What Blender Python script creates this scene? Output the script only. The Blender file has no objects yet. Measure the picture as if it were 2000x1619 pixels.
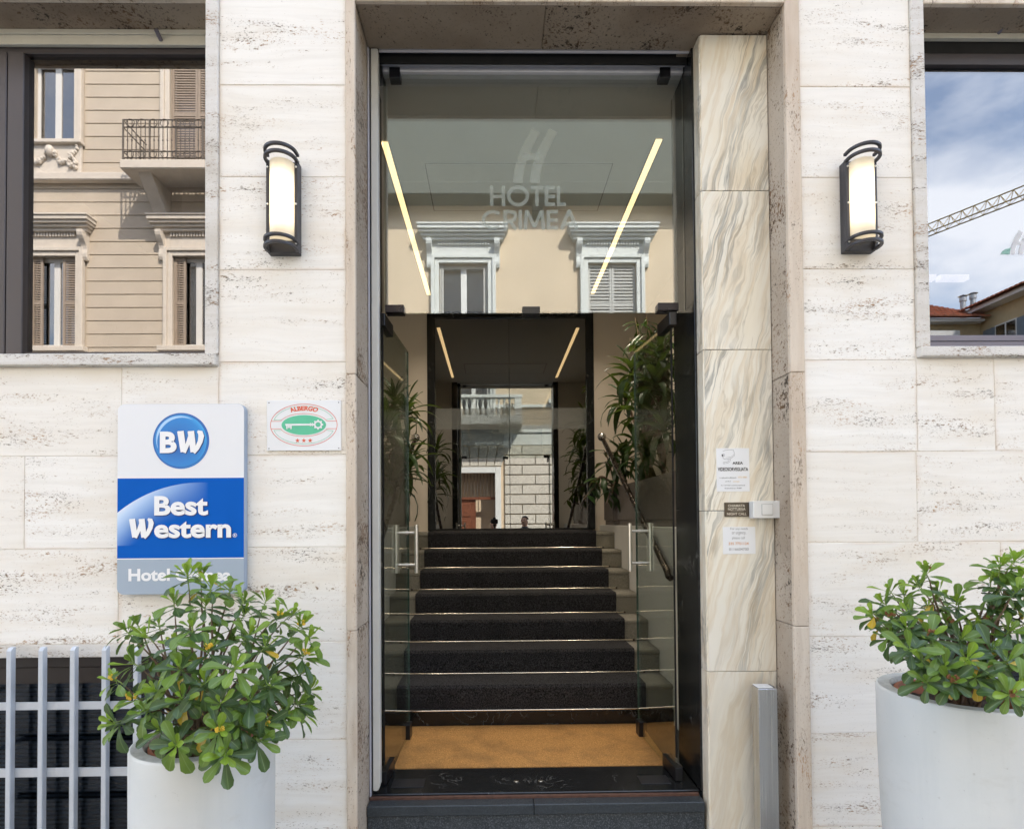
import bpy, bmesh, math, random
from mathutils import Vector, Matrix, Euler
random.seed(7)
R = math.radians
sc = bpy.context.scene
col = sc.collection

# ------------------------------------------------------------------ camera
FPX, PPX, PPY = 1107.0, 981.0, 998.0          # focal length and principal point on a 2000 x 1619 frame
ZC = 1.453                                     # eye height above the pavement
YAW, PITCH, ROLL = -0.80, 1.03, -0.42
CAMR = (Matrix.Rotation(R(YAW), 3, 'Z') @ Matrix.Rotation(R(90 + PITCH), 3, 'X') @ Matrix.Rotation(R(ROLL), 3, 'Z'))
cam_d = bpy.data.cameras.new('camera')
cam = bpy.data.objects.new('camera', cam_d)
col.objects.link(cam)
cam.matrix_world = Matrix.Translation((0, 0, ZC)) @ CAMR.to_4x4()
cam_d.sensor_fit = 'HORIZONTAL'
cam_d.sensor_width = 36.0
cam_d.lens = 36.0 * FPX / 2000.0
cam_d.shift_x = (1000 - PPX) / 2000.0
cam_d.shift_y = (PPY - 809.5) / 2000.0
cam_d.clip_start = 0.02
cam_d.clip_end = 3000
sc.camera = cam

# ------------------------------------------------------------------ world and sun
SUN = Vector((0.40, 0.58, 0.71)).normalized()          # direction towards the sun: behind and above the hotel
elev = math.asin(SUN.z)
azim = math.atan2(SUN.x, SUN.y)
w = bpy.data.worlds.new('World')
sc.world = w
w.use_nodes = True
nt = w.node_tree
nt.nodes.clear()
def wn(t): return nt.nodes.new(t)
sky = wn('ShaderNodeTexSky'); sky.sky_type = 'NISHITA'; sky.sun_disc = False
sky.sun_elevation = elev; sky.sun_rotation = azim
sky.air_density = 1.0; sky.dust_density = 1.2; sky.ozone_density = 1.5
tc = wn('ShaderNodeTexCoord')
mp = wn('ShaderNodeMapping'); mp.inputs['Scale'].default_value = (1.0, 1.0, 2.2)
cn = wn('ShaderNodeTexNoise'); cn.inputs['Scale'].default_value = 2.6; cn.inputs['Detail'].default_value = 9; cn.inputs['Roughness'].default_value = 0.55
cr = wn('ShaderNodeValToRGB')
cr.color_ramp.elements[0].position = 0.47; cr.color_ramp.elements[0].color = (0.12, 0.12, 0.12, 1)
cr.color_ramp.elements[1].position = 0.66; cr.color_ramp.elements[1].color = (0.92, 0.92, 0.92, 1)
mx = wn('ShaderNodeMixRGB'); mx.inputs['Color2'].default_value = (6.3, 6.5, 6.9, 1)
bg = wn('ShaderNodeBackground'); bg.inputs['Strength'].default_value = 0.15
wo = wn('ShaderNodeOutputWorld')
L = nt.links.new
L(tc.outputs['Generated'], mp.inputs['Vector']); L(mp.outputs['Vector'], cn.inputs['Vector'])
L(cn.outputs['Fac'], cr.inputs['Fac']); L(cr.outputs['Color'], mx.inputs['Fac'])
L(sky.outputs['Color'], mx.inputs['Color1']); L(mx.outputs['Color'], bg.inputs['Color']); L(bg.outputs['Background'], wo.inputs['Surface'])

sd = bpy.data.lights.new('sun', 'SUN'); sd.energy = 2.6; sd.angle = R(0.6); sd.color = (1.0, 0.95, 0.87)
so = bpy.data.objects.new('sun', sd); col.objects.link(so)
so.location = SUN * 60
so.rotation_euler = SUN.to_track_quat('Z', 'Y').to_euler()

vs = sc.view_settings
vs.view_transform = 'Standard'; vs.look = 'None'; vs.gamma = 1.0; vs.use_curve_mapping = False
vs.exposure = 2.35
sc.render.engine = 'CYCLES'
cy = sc.cycles
cy.use_denoising = True
cy.max_bounces = 12; cy.diffuse_bounces = 5; cy.glossy_bounces = 6; cy.transparent_max_bounces = 24
cy.caustics_reflective = False; cy.caustics_refractive = False
cy.sample_clamp_indirect = 6.0

# ------------------------------------------------------------------ measuring helpers
def at(px, py, y):
    """where the sight line through a point of the photograph meets the plane at depth y"""
    d = CAMR @ Vector(((px - PPX) / FPX, -(py - PPY) / FPX, -1.0))
    t = y / d.y
    return Vector((d.x * t, y, ZC + d.z * t))
def X(px, y, py=1000): return at(px, py, y).x
def Z(py, y, px=981): return at(px, py, y).z

# ------------------------------------------------------------------ object helpers
def tag(o, label=None, cat=None, group=None, kind=None):
    if label: o['label'] = label
    if cat: o['category'] = cat
    if group: o['group'] = group
    if kind: o['kind'] = kind
    return o
def empty(name, loc=(0, 0, 0), parent=None):
    o = bpy.data.objects.new(name, None); col.objects.link(o); o.location = loc
    o.empty_display_size = 0.1
    if parent: o.parent = parent
    bpy.context.view_layer.update()
    return o
def world_of(p):
    m = Matrix.Identity(4)
    while p is not None:
        m = p.matrix_basis @ m
        p = p.parent
    return m

class MB:
    def __init__(s): s.v = []; s.f = []; s.m = []; s.cur = 0
    def add(s, vs_, fs):
        b = len(s.v); s.v += [tuple(p) for p in vs_]
        for f in fs: s.f.append(tuple(b + i for i in f)); s.m.append(s.cur)
        return s
    def box(s, x0, x1, y0, y1, z0, z1):
        if x0 > x1: x0, x1 = x1, x0
        if y0 > y1: y0, y1 = y1, y0
        if z0 > z1: z0, z1 = z1, z0
        return s.add([(x0, y0, z0), (x1, y0, z0), (x1, y1, z0), (x0, y1, z0), (x0, y0, z1), (x1, y0, z1), (x1, y1, z1), (x0, y1, z1)],
                     [(0, 3, 2, 1), (4, 5, 6, 7), (0, 1, 5, 4), (1, 2, 6, 5), (2, 3, 7, 6), (3, 0, 4, 7)])
    def prism(s, poly, axis, a0, a1):
        """poly: 2-D outline; axis 'x': (y,z), 'y': (x,z), 'z': (x,y)"""
        n = len(poly)
        def P(p, a): return {'x': (a, p[0], p[1]), 'y': (p[0], a, p[1]), 'z': (p[0], p[1], a)}[axis]
        return s.add([P(p, a0) for p in poly] + [P(p, a1) for p in poly],
                     [tuple(range(n))[::-1], tuple(range(n, 2 * n))] + [(i, (i + 1) % n, n + (i + 1) % n, n + i) for i in range(n)])
    def tube(s, path, r, n=8, rs=None, cap=True, flat=1.0):
        path = [Vector(p) for p in path]
        rings = []
        up = Vector((0.03, 0.1, 1)).normalized()
        prev = None
        for i, p in enumerate(path):
            a = path[max(i - 1, 0)]; b = path[min(i + 1, len(path) - 1)]
            d = (b - a)
            d = d.normalized() if d.length > 1e-9 else Vector((0, 0, 1))
            if prev is None:
                u = d.cross(up)
                if u.length < 0.05: u = d.cross(Vector((1, 0, 0)))
            else:
                u = prev - d * prev.dot(d)
                if u.length < 1e-6: u = d.cross(up)
            u.normalize(); prev = u
            v = d.cross(u)
            rr = rs[i] if rs else r
            rings.append([p + u * (rr * math.cos(2 * math.pi * k / n)) + v * (rr * flat * math.sin(2 * math.pi * k / n)) for k in range(n)])
        vs_ = [q for g in rings for q in g]
        fs = []
        for i in range(len(rings) - 1):
            for k in range(n):
                fs.append((i * n + k, i * n + (k + 1) % n, (i + 1) * n + (k + 1) % n, (i + 1) * n + k))
        if cap:
            fs.append(tuple(range(n))[::-1]); fs.append(tuple((len(rings) - 1) * n + k for k in range(n)))
        return s.add(vs_, fs)
    def lathe(s, prof, cx, cy_, n=32, a0=0.0, a1=2 * math.pi, zoff=0.0):
        full = abs(a1 - a0 - 2 * math.pi) < 1e-6
        m = n if full else n + 1
        vs_ = []
        for r, z in prof:
            for k in range(m):
                a = a0 + (a1 - a0) * k / n
                vs_.append((cx + r * math.cos(a), cy_ + r * math.sin(a), z + zoff))
        fs = []
        for i in range(len(prof) - 1):
            for k in range(n):
                k2 = (k + 1) % m if full else k + 1
                fs.append((i * m + k, i * m + k2, (i + 1) * m + k2, (i + 1) * m + k))
        return s.add(vs_, fs)
    def ball(s, c, r, n=8, m=6, sx=1, sy=1, sz=1):
        vs_ = [(c[0], c[1], c[2] - r * sz)]
        for i in range(1, m):
            t = math.pi * i / m - math.pi / 2
            for k in range(n):
                a = 2 * math.pi * k / n
                vs_.append((c[0] + r * sx * math.cos(t) * math.cos(a), c[1] + r * sy * math.cos(t) * math.sin(a), c[2] + r * sz * math.sin(t)))
        vs_.append((c[0], c[1], c[2] + r * sz))
        fs = [(0, 1 + (k + 1) % n, 1 + k) for k in range(n)]
        for i in range(m - 2):
            for k in range(n):
                a = 1 + i * n
                fs.append((a + k, a + (k + 1) % n, a + n + (k + 1) % n, a + n + k))
        last = len(vs_) - 1; a = 1 + (m - 2) * n
        fs += [(a + k, a + (k + 1) % n, last) for k in range(n)]
        return s.add(vs_, fs)
    def build(s, name, mats, parent=None, bev=0.0, seg=1, smooth=False, origin=None):
        me = bpy.data.meshes.new(name)
        if origin is None and parent is None and s.v:
            xs, ys, zs = zip(*s.v)
            origin = ((min(xs) + max(xs)) / 2, (min(ys) + max(ys)) / 2, min(zs))
        if parent is not None:
            off = world_of(parent).inverted()
            vs_ = [off @ Vector(p) for p in s.v]
            origin = (0, 0, 0)
        else:
            vs_ = [Vector(p) - Vector(origin) for p in s.v]
        me.from_pydata([tuple(p) for p in vs_], [], s.f)
        if not isinstance(mats, (list, tuple)): mats = [mats]
        for m_ in mats: me.materials.append(m_)
        if len(mats) > 1: me.polygons.foreach_set('material_index', s.m)
        if bev > 0:
            bm = bmesh.new(); bm.from_mesh(me)
            bmesh.ops.remove_doubles(bm, verts=bm.verts, dist=1e-6)
            bmesh.ops.recalc_face_normals(bm, faces=bm.faces)
            es = [e for e in bm.edges if len(e.link_faces) == 2 and e.calc_face_angle(0) > 0.5]
            bmesh.ops.bevel(bm, geom=es, offset=bev, segments=seg, profile=0.6, affect='EDGES', clamp_overlap=True)
            bm.to_mesh(me); bm.free()
        if smooth:
            me.polygons.foreach_set('use_smooth', [True] * len(me.polygons))
            try: me.set_sharp_from_angle(angle=R(40))
            except Exception: pass
        me.update()
        o = bpy.data.objects.new(name, me); col.objects.link(o)
        o.location = origin
        if parent is not None: o.parent = parent
        return o

def wall_holes(mb, x0, x1, z0, z1, holes, y0, y1, side=1):
    """a wall slab with openings; front at y0, back at y1"""
    xs = sorted({x0, x1, *[h[0] for h in holes], *[h[1] for h in holes]})
    zs = sorted({z0, z1, *[h[2] for h in holes], *[h[3] for h in holes]})
    xs = [a for a in xs if x0 <= a <= x1]; zs = [a for a in zs if z0 <= a <= z1]
    def inside(a, b): return any(h[0] < a < h[1] and h[2] < b < h[3] for h in holes)
    for i in range(len(xs) - 1):
        for k in range(len(zs) - 1):
            if inside((xs[i] + xs[i + 1]) / 2, (zs[k] + zs[k + 1]) / 2): continue
            for y in (y0, y1):
                mb.add([(xs[i], y, zs[k]), (xs[i + 1], y, zs[k]), (xs[i + 1], y, zs[k + 1]), (xs[i], y, zs[k + 1])], [(0, 1, 2, 3)])
    for h in holes:
        a, b, c, d = h
        mb.add([(a, y0, c), (a, y1, c), (a, y1, d), (a, y0, d)], [(0, 1, 2, 3)])
        mb.add([(b, y0, c), (b, y1, c), (b, y1, d), (b, y0, d)], [(3, 2, 1, 0)])
        mb.add([(a, y0, c), (b, y0, c), (b, y1, c), (a, y1, c)], [(0, 1, 2, 3)])
        mb.add([(a, y0, d), (b, y0, d), (b, y1, d), (a, y1, d)], [(3, 2, 1, 0)])

# flat graphics (print, lettering) on a plane facing the street
def text_polys(body, size=1.0, bold=0.0, spacing=1.0):
    cu = bpy.data.curves.new('t', 'FONT'); cu.body = body; cu.size = size; cu.offset = bold * size
    cu.space_character = spacing; cu.resolution_u = 4; cu.align_x = 'LEFT'
    ob = bpy.data.objects.new('t', cu); col.objects.link(ob)
    bpy.context.view_layer.update()
    dg = bpy.context.evaluated_depsgraph_get()
    me = ob.evaluated_get(dg).to_mesh()
    vs_ = [(v.co.x, v.co.y) for v in me.vertices]
    fs = [tuple(p.vertices) for p in me.polygons]
    ob.evaluated_get(dg).to_mesh_clear()
    bpy.data.objects.remove(ob); bpy.data.curves.remove(cu)
    return vs_, fs

class G2:
    """2-D print in (x, z), laid on plane y; every piece a hair in front of the last"""
    def __init__(s, y, step=0.00008): s.mb = MB(); s.y = y; s.step = step
    def nxt(s): s.y -= s.step; return s.y
    def poly(s, pts):
        y = s.nxt(); s.mb.add([(a, y, b) for a, b in pts], [tuple(range(len(pts)))]); return s
    def strip(s, A, B, closed=False):
        y = s.nxt(); n = len(A)
        s.mb.add([(a, y, b) for a, b in A] + [(a, y, b) for a, b in B],
                 [(i, (i + 1) % n, n + (i + 1) % n, n + i) for i in range(n if closed else n - 1)]); return s
    def ribbon(s, pts, wd, closed=False):
        n = len(pts); A = []; B = []
        ws = wd if isinstance(wd, (list, tuple)) else [wd] * n
        for i in range(n):
            if closed: a, b = pts[i - 1], pts[(i + 1) % n]
            else: a, b = pts[max(i - 1, 0)], pts[min(i + 1, n - 1)]
            dx, dz = b[0] - a[0], b[1] - a[1]; l = math.hypot(dx, dz) or 1
            nx, nz = -dz / l, dx / l
            A.append((pts[i][0] + nx * ws[i] / 2, pts[i][1] + nz * ws[i] / 2)); B.append((pts[i][0] - nx * ws[i] / 2, pts[i][1] - nz * ws[i] / 2))
        return s.strip(A, B, closed)
    def arc(s, cx, cz, rx, rz, wd, a0=0, a1=360, n=40):
        full = abs(a1 - a0) >= 360
        pts = [(cx + rx * math.cos(R(a0 + (a1 - a0) * i / n)), cz + rz * math.sin(R(a0 + (a1 - a0) * i / n))) for i in range(n if full else n + 1)]
        return s.ribbon(pts, wd, full)
    def disc(s, cx, cz, rx, rz, n=40):
        return s.poly([(cx + rx * math.cos(2 * math.pi * i / n), cz + rz * math.sin(2 * math.pi * i / n)) for i in range(n)])
    def rect(s, x0, x1, z0, z1): return s.poly([(x0, z0), (x1, z0), (x1, z1), (x0, z1)])
    def text(s, body, x0, x1, z0, z1, bold=0.0, spacing=1.0, skew=0.0, warp=None):
        """fit the line of text into the box"""
        vs_, fs = text_polys(body, 1.0, bold, spacing)
        ax = min(v[0] for v in vs_); bx = max(v[0] for v in vs_); az = min(v[1] for v in vs_); bz = max(v[1] for v in vs_)
        y = s.nxt(); out = []
        for a, b in vs_:
            u = (a - ax) / (bx - ax); v = (b - az) / (bz - az)
            p = (x0 + u * (x1 - x0) + skew * v * (z1 - z0), z0 + v * (z1 - z0))
            if warp: p = warp(u, v)
            out.append((p[0], y, p[1]))
        s.mb.add(out, fs); return s
    def build(s, name, mat, parent): return s.mb.build(name, mat, parent)

# ------------------------------------------------------------------ materials
class NB:
    def __init__(s, name):
        s.m = bpy.data.materials.new(name); s.m.use_nodes = True
        s.t = s.m.node_tree; s.b = s.t.nodes['Principled BSDF']; s.out = s.t.nodes['Material Output']
        s._pos = None
    def new(s, t): return s.t.nodes.new(t)
    def link(s, a, b): s.t.links.new(a, b)
    def put(s, sock, v):
        if hasattr(v, 'is_output') or hasattr(v, 'links'): s.link(v, sock)
        elif isinstance(v, (tuple, list)) and sock.type == 'RGBA': sock.default_value = (*v[:3], 1)
        else: sock.default_value = v
    def pos(s, rnd=True):
        g = s.new('ShaderNodeNewGeometry'); o = g.outputs['Position']
        if rnd:
            oi = s.new('ShaderNodeObjectInfo'); cx = s.new('ShaderNodeCombineXYZ')
            for i, k in enumerate((37.0, 61.0, 23.0)):
                s.link(s.math('MULTIPLY', oi.outputs['Random'], k), cx.inputs[i])
            va = s.new('ShaderNodeVectorMath'); s.link(o, va.inputs[0]); s.link(cx.outputs[0], va.inputs[1]); o = va.outputs[0]
        return o
    def rnd(s): return s.new('ShaderNodeObjectInfo').outputs['Random']
    def map(s, v, scale=(1, 1, 1), rot=(0, 0, 0), loc=(0, 0, 0)):
        n = s.new('ShaderNodeMapping'); s.link(v, n.inputs['Vector'])
        n.inputs['Scale'].default_value = scale; n.inputs['Rotation'].default_value = tuple(R(a) for a in rot); n.inputs['Location'].default_value = loc
        return n.outputs[0]
    def noise(s, v, scale=5, detail=4, rough=0.55, dist=0.0):
        n = s.new('ShaderNodeTexNoise'); s.link(v, n.inputs['Vector'])
        n.inputs['Scale'].default_value = scale; n.inputs['Detail'].default_value = detail; n.inputs['Roughness'].default_value = rough; n.inputs['Distortion'].default_value = dist
        return n.outputs['Fac']
    def voro(s, v, scale=5, feat='F1', out='Distance'):
        n = s.new('ShaderNodeTexVoronoi'); s.link(v, n.inputs['Vector']); n.inputs['Scale'].default_value = scale; n.feature = feat
        return n.outputs[out]
    def math(s, op, a, b=0.0, c=0.0, clamp=False):
        n = s.new('ShaderNodeMath'); n.operation = op; n.use_clamp = clamp
        s.put(n.inputs[0], a); s.put(n.inputs[1], b)
        if len(n.inputs) > 2: s.put(n.inputs[2], c)
        return n.outputs[0]
    def step(s, v, lo, hi):
        n = s.new('ShaderNodeMapRange'); s.put(n.inputs['Value'], v); n.inputs['From Min'].default_value = lo; n.inputs['From Max'].default_value = hi; n.clamp = True
        return n.outputs[0]
    def mix(s, f, a, b, mode='MIX'):
        n = s.new('ShaderNodeMixRGB'); n.blend_type = mode
        s.put(n.inputs['Fac'], f); s.put(n.inputs['Color1'], a); s.put(n.inputs['Color2'], b)
        return n.outputs[0]
    def bump(s, h, strength=0.3, dist=0.01, normal=None):
        n = s.new('ShaderNodeBump'); s.link(h, n.inputs['Height']); n.inputs['Strength'].default_value = strength; n.inputs['Distance'].default_value = dist
        if normal is not None: s.link(normal, n.inputs['Normal'])
        return n.outputs[0]
    def set(s, **k):
        names = dict(color='Base Color', rough='Roughness', metal='Metallic', spec='Specular IOR Level', normal='Normal', emit='Emission Color', emits='Emission Strength', coat='Coat Weight', trans='Transmission Weight', sheen='Sheen Weight')
        for a, v in k.items(): s.put(s.b.inputs[names[a]], v)
        return s

def plain(name, c, rough=0.5, metal=0.0, var=0.10, scale=6.0, bump=0.0, bscale=80.0, spec=0.5, coat=0.0, dirt=0.0, dirtc=(0.12, 0.10, 0.08)):
    n = NB(name); p = n.pos()
    f = n.noise(p, scale, 5)
    a = tuple(max(0, x * (1 - var)) for x in c); b = tuple(min(1, x * (1 + var)) for x in c)
    cc = n.mix(n.step(f, 0.3, 0.7), a, b)
    if dirt > 0:
        d = n.math('MULTIPLY', n.step(n.noise(p, scale * 2.7, 8, 0.7), 0.52, 0.75), dirt)
        cc = n.mix(d, cc, dirtc)
    n.set(color=cc, metal=metal, spec=spec, coat=coat)
    n.set(rough=n.math('ADD', n.math('MULTIPLY', n.math('SUBTRACT', n.noise(p, scale * 4, 4), 0.5), 0.25), rough, clamp=True))
    if bump > 0: n.set(normal=n.bump(n.noise(p, bscale, 4), bump, 0.004))
    return n.m

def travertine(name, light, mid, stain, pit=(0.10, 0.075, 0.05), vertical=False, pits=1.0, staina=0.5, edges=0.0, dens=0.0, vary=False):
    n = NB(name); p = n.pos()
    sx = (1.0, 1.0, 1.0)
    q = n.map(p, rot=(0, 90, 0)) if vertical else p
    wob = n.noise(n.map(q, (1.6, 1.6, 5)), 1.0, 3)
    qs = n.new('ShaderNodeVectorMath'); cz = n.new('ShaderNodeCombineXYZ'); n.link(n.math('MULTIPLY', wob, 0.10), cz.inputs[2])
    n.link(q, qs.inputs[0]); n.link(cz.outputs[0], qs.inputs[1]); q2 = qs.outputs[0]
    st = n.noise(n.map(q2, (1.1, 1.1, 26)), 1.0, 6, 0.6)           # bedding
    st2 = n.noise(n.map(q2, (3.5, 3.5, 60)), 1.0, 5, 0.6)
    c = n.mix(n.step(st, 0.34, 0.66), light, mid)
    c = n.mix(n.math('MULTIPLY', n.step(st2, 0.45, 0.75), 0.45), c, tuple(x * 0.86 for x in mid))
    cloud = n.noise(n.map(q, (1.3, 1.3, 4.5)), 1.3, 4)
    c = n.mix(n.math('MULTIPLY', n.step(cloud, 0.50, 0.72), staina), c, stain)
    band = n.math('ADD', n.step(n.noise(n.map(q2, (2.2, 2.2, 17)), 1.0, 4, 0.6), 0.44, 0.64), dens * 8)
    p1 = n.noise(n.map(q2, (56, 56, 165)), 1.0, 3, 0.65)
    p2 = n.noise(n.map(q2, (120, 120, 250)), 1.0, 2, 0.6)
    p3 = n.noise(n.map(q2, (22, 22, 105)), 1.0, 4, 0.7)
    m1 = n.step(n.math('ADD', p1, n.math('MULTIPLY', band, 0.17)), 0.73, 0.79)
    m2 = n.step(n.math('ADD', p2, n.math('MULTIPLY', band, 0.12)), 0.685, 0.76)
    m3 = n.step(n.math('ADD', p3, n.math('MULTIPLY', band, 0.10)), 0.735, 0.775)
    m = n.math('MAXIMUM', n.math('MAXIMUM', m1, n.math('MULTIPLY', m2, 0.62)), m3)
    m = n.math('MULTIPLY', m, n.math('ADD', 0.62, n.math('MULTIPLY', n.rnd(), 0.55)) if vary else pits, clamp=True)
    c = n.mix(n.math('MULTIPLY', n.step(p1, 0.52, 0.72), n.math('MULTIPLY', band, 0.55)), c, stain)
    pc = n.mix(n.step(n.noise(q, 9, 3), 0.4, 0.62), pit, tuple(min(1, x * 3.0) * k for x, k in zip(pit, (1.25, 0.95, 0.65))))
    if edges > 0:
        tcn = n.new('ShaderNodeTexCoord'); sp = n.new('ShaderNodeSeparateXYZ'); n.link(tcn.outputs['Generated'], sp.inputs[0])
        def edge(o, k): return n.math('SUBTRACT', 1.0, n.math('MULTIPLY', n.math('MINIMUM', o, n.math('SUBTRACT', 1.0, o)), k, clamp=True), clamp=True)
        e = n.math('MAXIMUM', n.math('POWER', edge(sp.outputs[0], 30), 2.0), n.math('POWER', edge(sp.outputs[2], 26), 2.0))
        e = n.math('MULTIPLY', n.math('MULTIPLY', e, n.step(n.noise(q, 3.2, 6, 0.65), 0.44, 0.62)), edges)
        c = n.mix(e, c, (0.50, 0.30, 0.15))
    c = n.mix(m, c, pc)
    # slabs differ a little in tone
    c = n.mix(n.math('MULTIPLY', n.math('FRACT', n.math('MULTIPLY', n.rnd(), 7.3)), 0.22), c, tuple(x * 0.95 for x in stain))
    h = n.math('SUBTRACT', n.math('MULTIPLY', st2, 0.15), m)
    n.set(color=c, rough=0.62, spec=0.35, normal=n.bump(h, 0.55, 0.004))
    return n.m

MAT = {}
MAT['trav'] = travertine('travertine', (0.87, 0.85, 0.808), (0.825, 0.795, 0.74), (0.72, 0.63, 0.50), pit=(0.125, 0.098, 0.072), edges=0.42, staina=0.5, vary=True)
MAT['trav_frame'] = travertine('travertine_trim', (0.70, 0.62, 0.52), (0.62, 0.53, 0.43), (0.48, 0.37, 0.27), pit=(0.12, 0.085, 0.055), vertical=True, staina=0.8, pits=0.8, dens=0.02)
MAT['trav_white'] = travertine('travertine_sill', (0.72, 0.70, 0.67), (0.66, 0.63, 0.58), (0.45, 0.40, 0.33), pits=0.9, staina=0.6, dens=0.03)
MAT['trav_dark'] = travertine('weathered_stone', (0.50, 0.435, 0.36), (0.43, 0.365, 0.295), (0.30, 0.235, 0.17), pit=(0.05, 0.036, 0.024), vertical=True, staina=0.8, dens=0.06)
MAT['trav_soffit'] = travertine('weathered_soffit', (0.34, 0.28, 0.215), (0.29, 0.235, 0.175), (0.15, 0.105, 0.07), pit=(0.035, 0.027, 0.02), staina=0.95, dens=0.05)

def marble():
    n = NB('veined_marble'); p = n.pos()
    q = n.map(p, (1, 1, 1), rot=(0, -15, 0))
    w1 = n.noise(n.map(q, (3, 3, 1.2)), 1.6, 4)
    qv = n.new('ShaderNodeVectorMath'); cx = n.new('ShaderNodeCombineXYZ'); n.link(n.math('MULTIPLY', w1, 0.16), cx.inputs[0]); n.link(q, qv.inputs[0]); n.link(cx.outputs[0], qv.inputs[1]); q = qv.outputs[0]
    v1 = n.math('ABSOLUTE', n.math('SUBTRACT', n.noise(n.map(q, (15, 15, 0.8)), 1.0, 5, 0.6), 0.5))
    v2 = n.math('ABSOLUTE', n.math('SUBTRACT', n.noise(n.map(q, (26, 26, 1.8), loc=(3, 1, 2)), 1.0, 4, 0.6), 0.5))
    msk = n.step(n.noise(n.map(q, (4, 4, 1.0)), 1.0, 3), 0.44, 0.60)
    base = n.mix(n.step(n.noise(n.map(p, (5, 5, 2)), 1, 4), 0.35, 0.7), (0.80, 0.765, 0.67), (0.77, 0.71, 0.58))
    base = n.mix(n.math('MULTIPLY', n.step(n.noise(n.map(q, (6, 6, 1.2), loc=(9, 0, 0)), 1, 4), 0.60, 0.76), 0.5), base, (0.70, 0.55, 0.35))
    c = n.mix(n.math('MULTIPLY', n.math('SUBTRACT', 1.0, n.step(v1, 0.0, 0.045)), n.math('MULTIPLY', msk, 0.85)), base, (0.25, 0.25, 0.23))
    c = n.mix(n.math('MULTIPLY', n.math('SUBTRACT', 1.0, n.step(v2, 0.0, 0.03)), n.math('MULTIPLY', msk, 0.55)), c, (0.36, 0.31, 0.23))
    v3 = n.math('ABSOLUTE', n.math('SUBTRACT', n.noise(n.map(q, (8, 8, 0.6), loc=(5, 4, 8)), 1.0, 5, 0.6), 0.5))
    c = n.mix(n.math('MULTIPLY', n.math('SUBTRACT', 1.0, n.step(v3, 0.0, 0.05)), 0.38), c, (0.58, 0.44, 0.26))
    c = n.mix(n.math('MULTIPLY', n.step(n.noise(n.map(q, (10, 10, 0.7), loc=(1, 7, 0)), 1, 5), 0.56, 0.74), 0.35), c, (0.52, 0.51, 0.47))
    n.set(color=c, rough=0.30, spec=0.45)
    return n.m
MAT['marble'] = marble()

def blackmarble(name, c0=(0.010, 0.011, 0.012), vein=(0.16, 0.16, 0.15), rough=0.16, amt=0.7):
    n = NB(name); p = n.pos()
    v = n.math('ABSOLUTE', n.math('SUBTRACT', n.noise(n.map(p, (7, 7, 5), rot=(20, 30, 40)), 1.0, 5, 0.6, 0.8), 0.5))
    msk = n.step(n.noise(p, 6, 3), 0.50, 0.64)
    sp = n.step(n.noise(p, 160, 2), 0.70, 0.82)
    c = n.mix(n.math('MULTIPLY', n.math('SUBTRACT', 1.0, n.step(v, 0.0, 0.012)), n.math('MULTIPLY', msk, amt)), c0, vein)
    c = n.mix(n.math('MULTIPLY', sp, 0.5), c, tuple(x * 0.6 for x in vein))
    n.set(color=c, rough=n.math('ADD', rough, n.math('MULTIPLY', n.noise(p, 30, 4), 0.12)), spec=0.5)
    return n.m
MAT['black_marble'] = blackmarble('black_marble')
def granite(name, dark, lightc, rough, k):
    n = NB(name); p = n.pos()
    g1 = n.step(n.noise(p, 190, 3, 0.7), 0.48, 0.72)
    g2 = n.step(n.noise(n.map(p, (1, 1, 1), rot=(0, 35, 0)), 60, 4), 0.45, 0.75)
    c = n.mix(n.math('MULTIPLY', g1, k), dark, lightc); c = n.mix(n.math('MULTIPLY', g2, 0.4), c, tuple(x * 1.5 for x in dark))
    c = n.mix(n.math('MULTIPLY', n.step(n.noise(p, 5, 6), 0.5, 0.75), 0.25), c, (0.10, 0.11, 0.12))
    n.set(color=c, rough=rough, spec=0.4, normal=n.bump(g1, 0.35, 0.002))
    return n.m
MAT['granite'] = granite('dark_granite', (0.024, 0.030, 0.036), (0.20, 0.23, 0.26), 0.4, 0.7)
MAT['granite_top'] = granite('dark_granite_edge', (0.028, 0.035, 0.041), (0.11, 0.13, 0.15), 0.28, 0.4)

def carpet(name, c, c2, k=260.0, sheen=0.2):
    n = NB(name); p = n.pos(False)
    ch = n.noise(n.map(p, (1, 1, 1)), k, 2, 0.6)
    wv = n.new('ShaderNodeTexWave'); n.link(n.map(p, (1, 1.3, 1.3)), wv.inputs['Vector']); wv.inputs['Scale'].default_value = 62; wv.inputs['Distortion'].default_value = 4.0; wv.inputs['Detail'].default_value = 2; wv.bands_direction = 'DIAGONAL'
    f = n.math('MULTIPLY', n.step(ch, 0.35, 0.70), n.math('ADD', 0.45, n.math('MULTIPLY', wv.outputs['Fac'], 0.55)))
    cc = n.mix(f, c, c2)
    cc = n.mix(n.math('MULTIPLY', n.step(n.noise(p, 5, 5), 0.45, 0.7), 0.3), cc, c)
    n.set(color=cc, rough=0.95, spec=0.1, sheen=sheen, normal=n.bump(ch, 0.9, 0.006))
    return n.m
MAT['carpet_grey'] = carpet('grey_loop_carpet', (0.16, 0.148, 0.115), (0.48, 0.45, 0.37))
MAT['carpet_black'] = carpet('black_carpet', (0.006, 0.006, 0.0065), (0.085, 0.083, 0.088), 150, 0.05)
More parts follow.
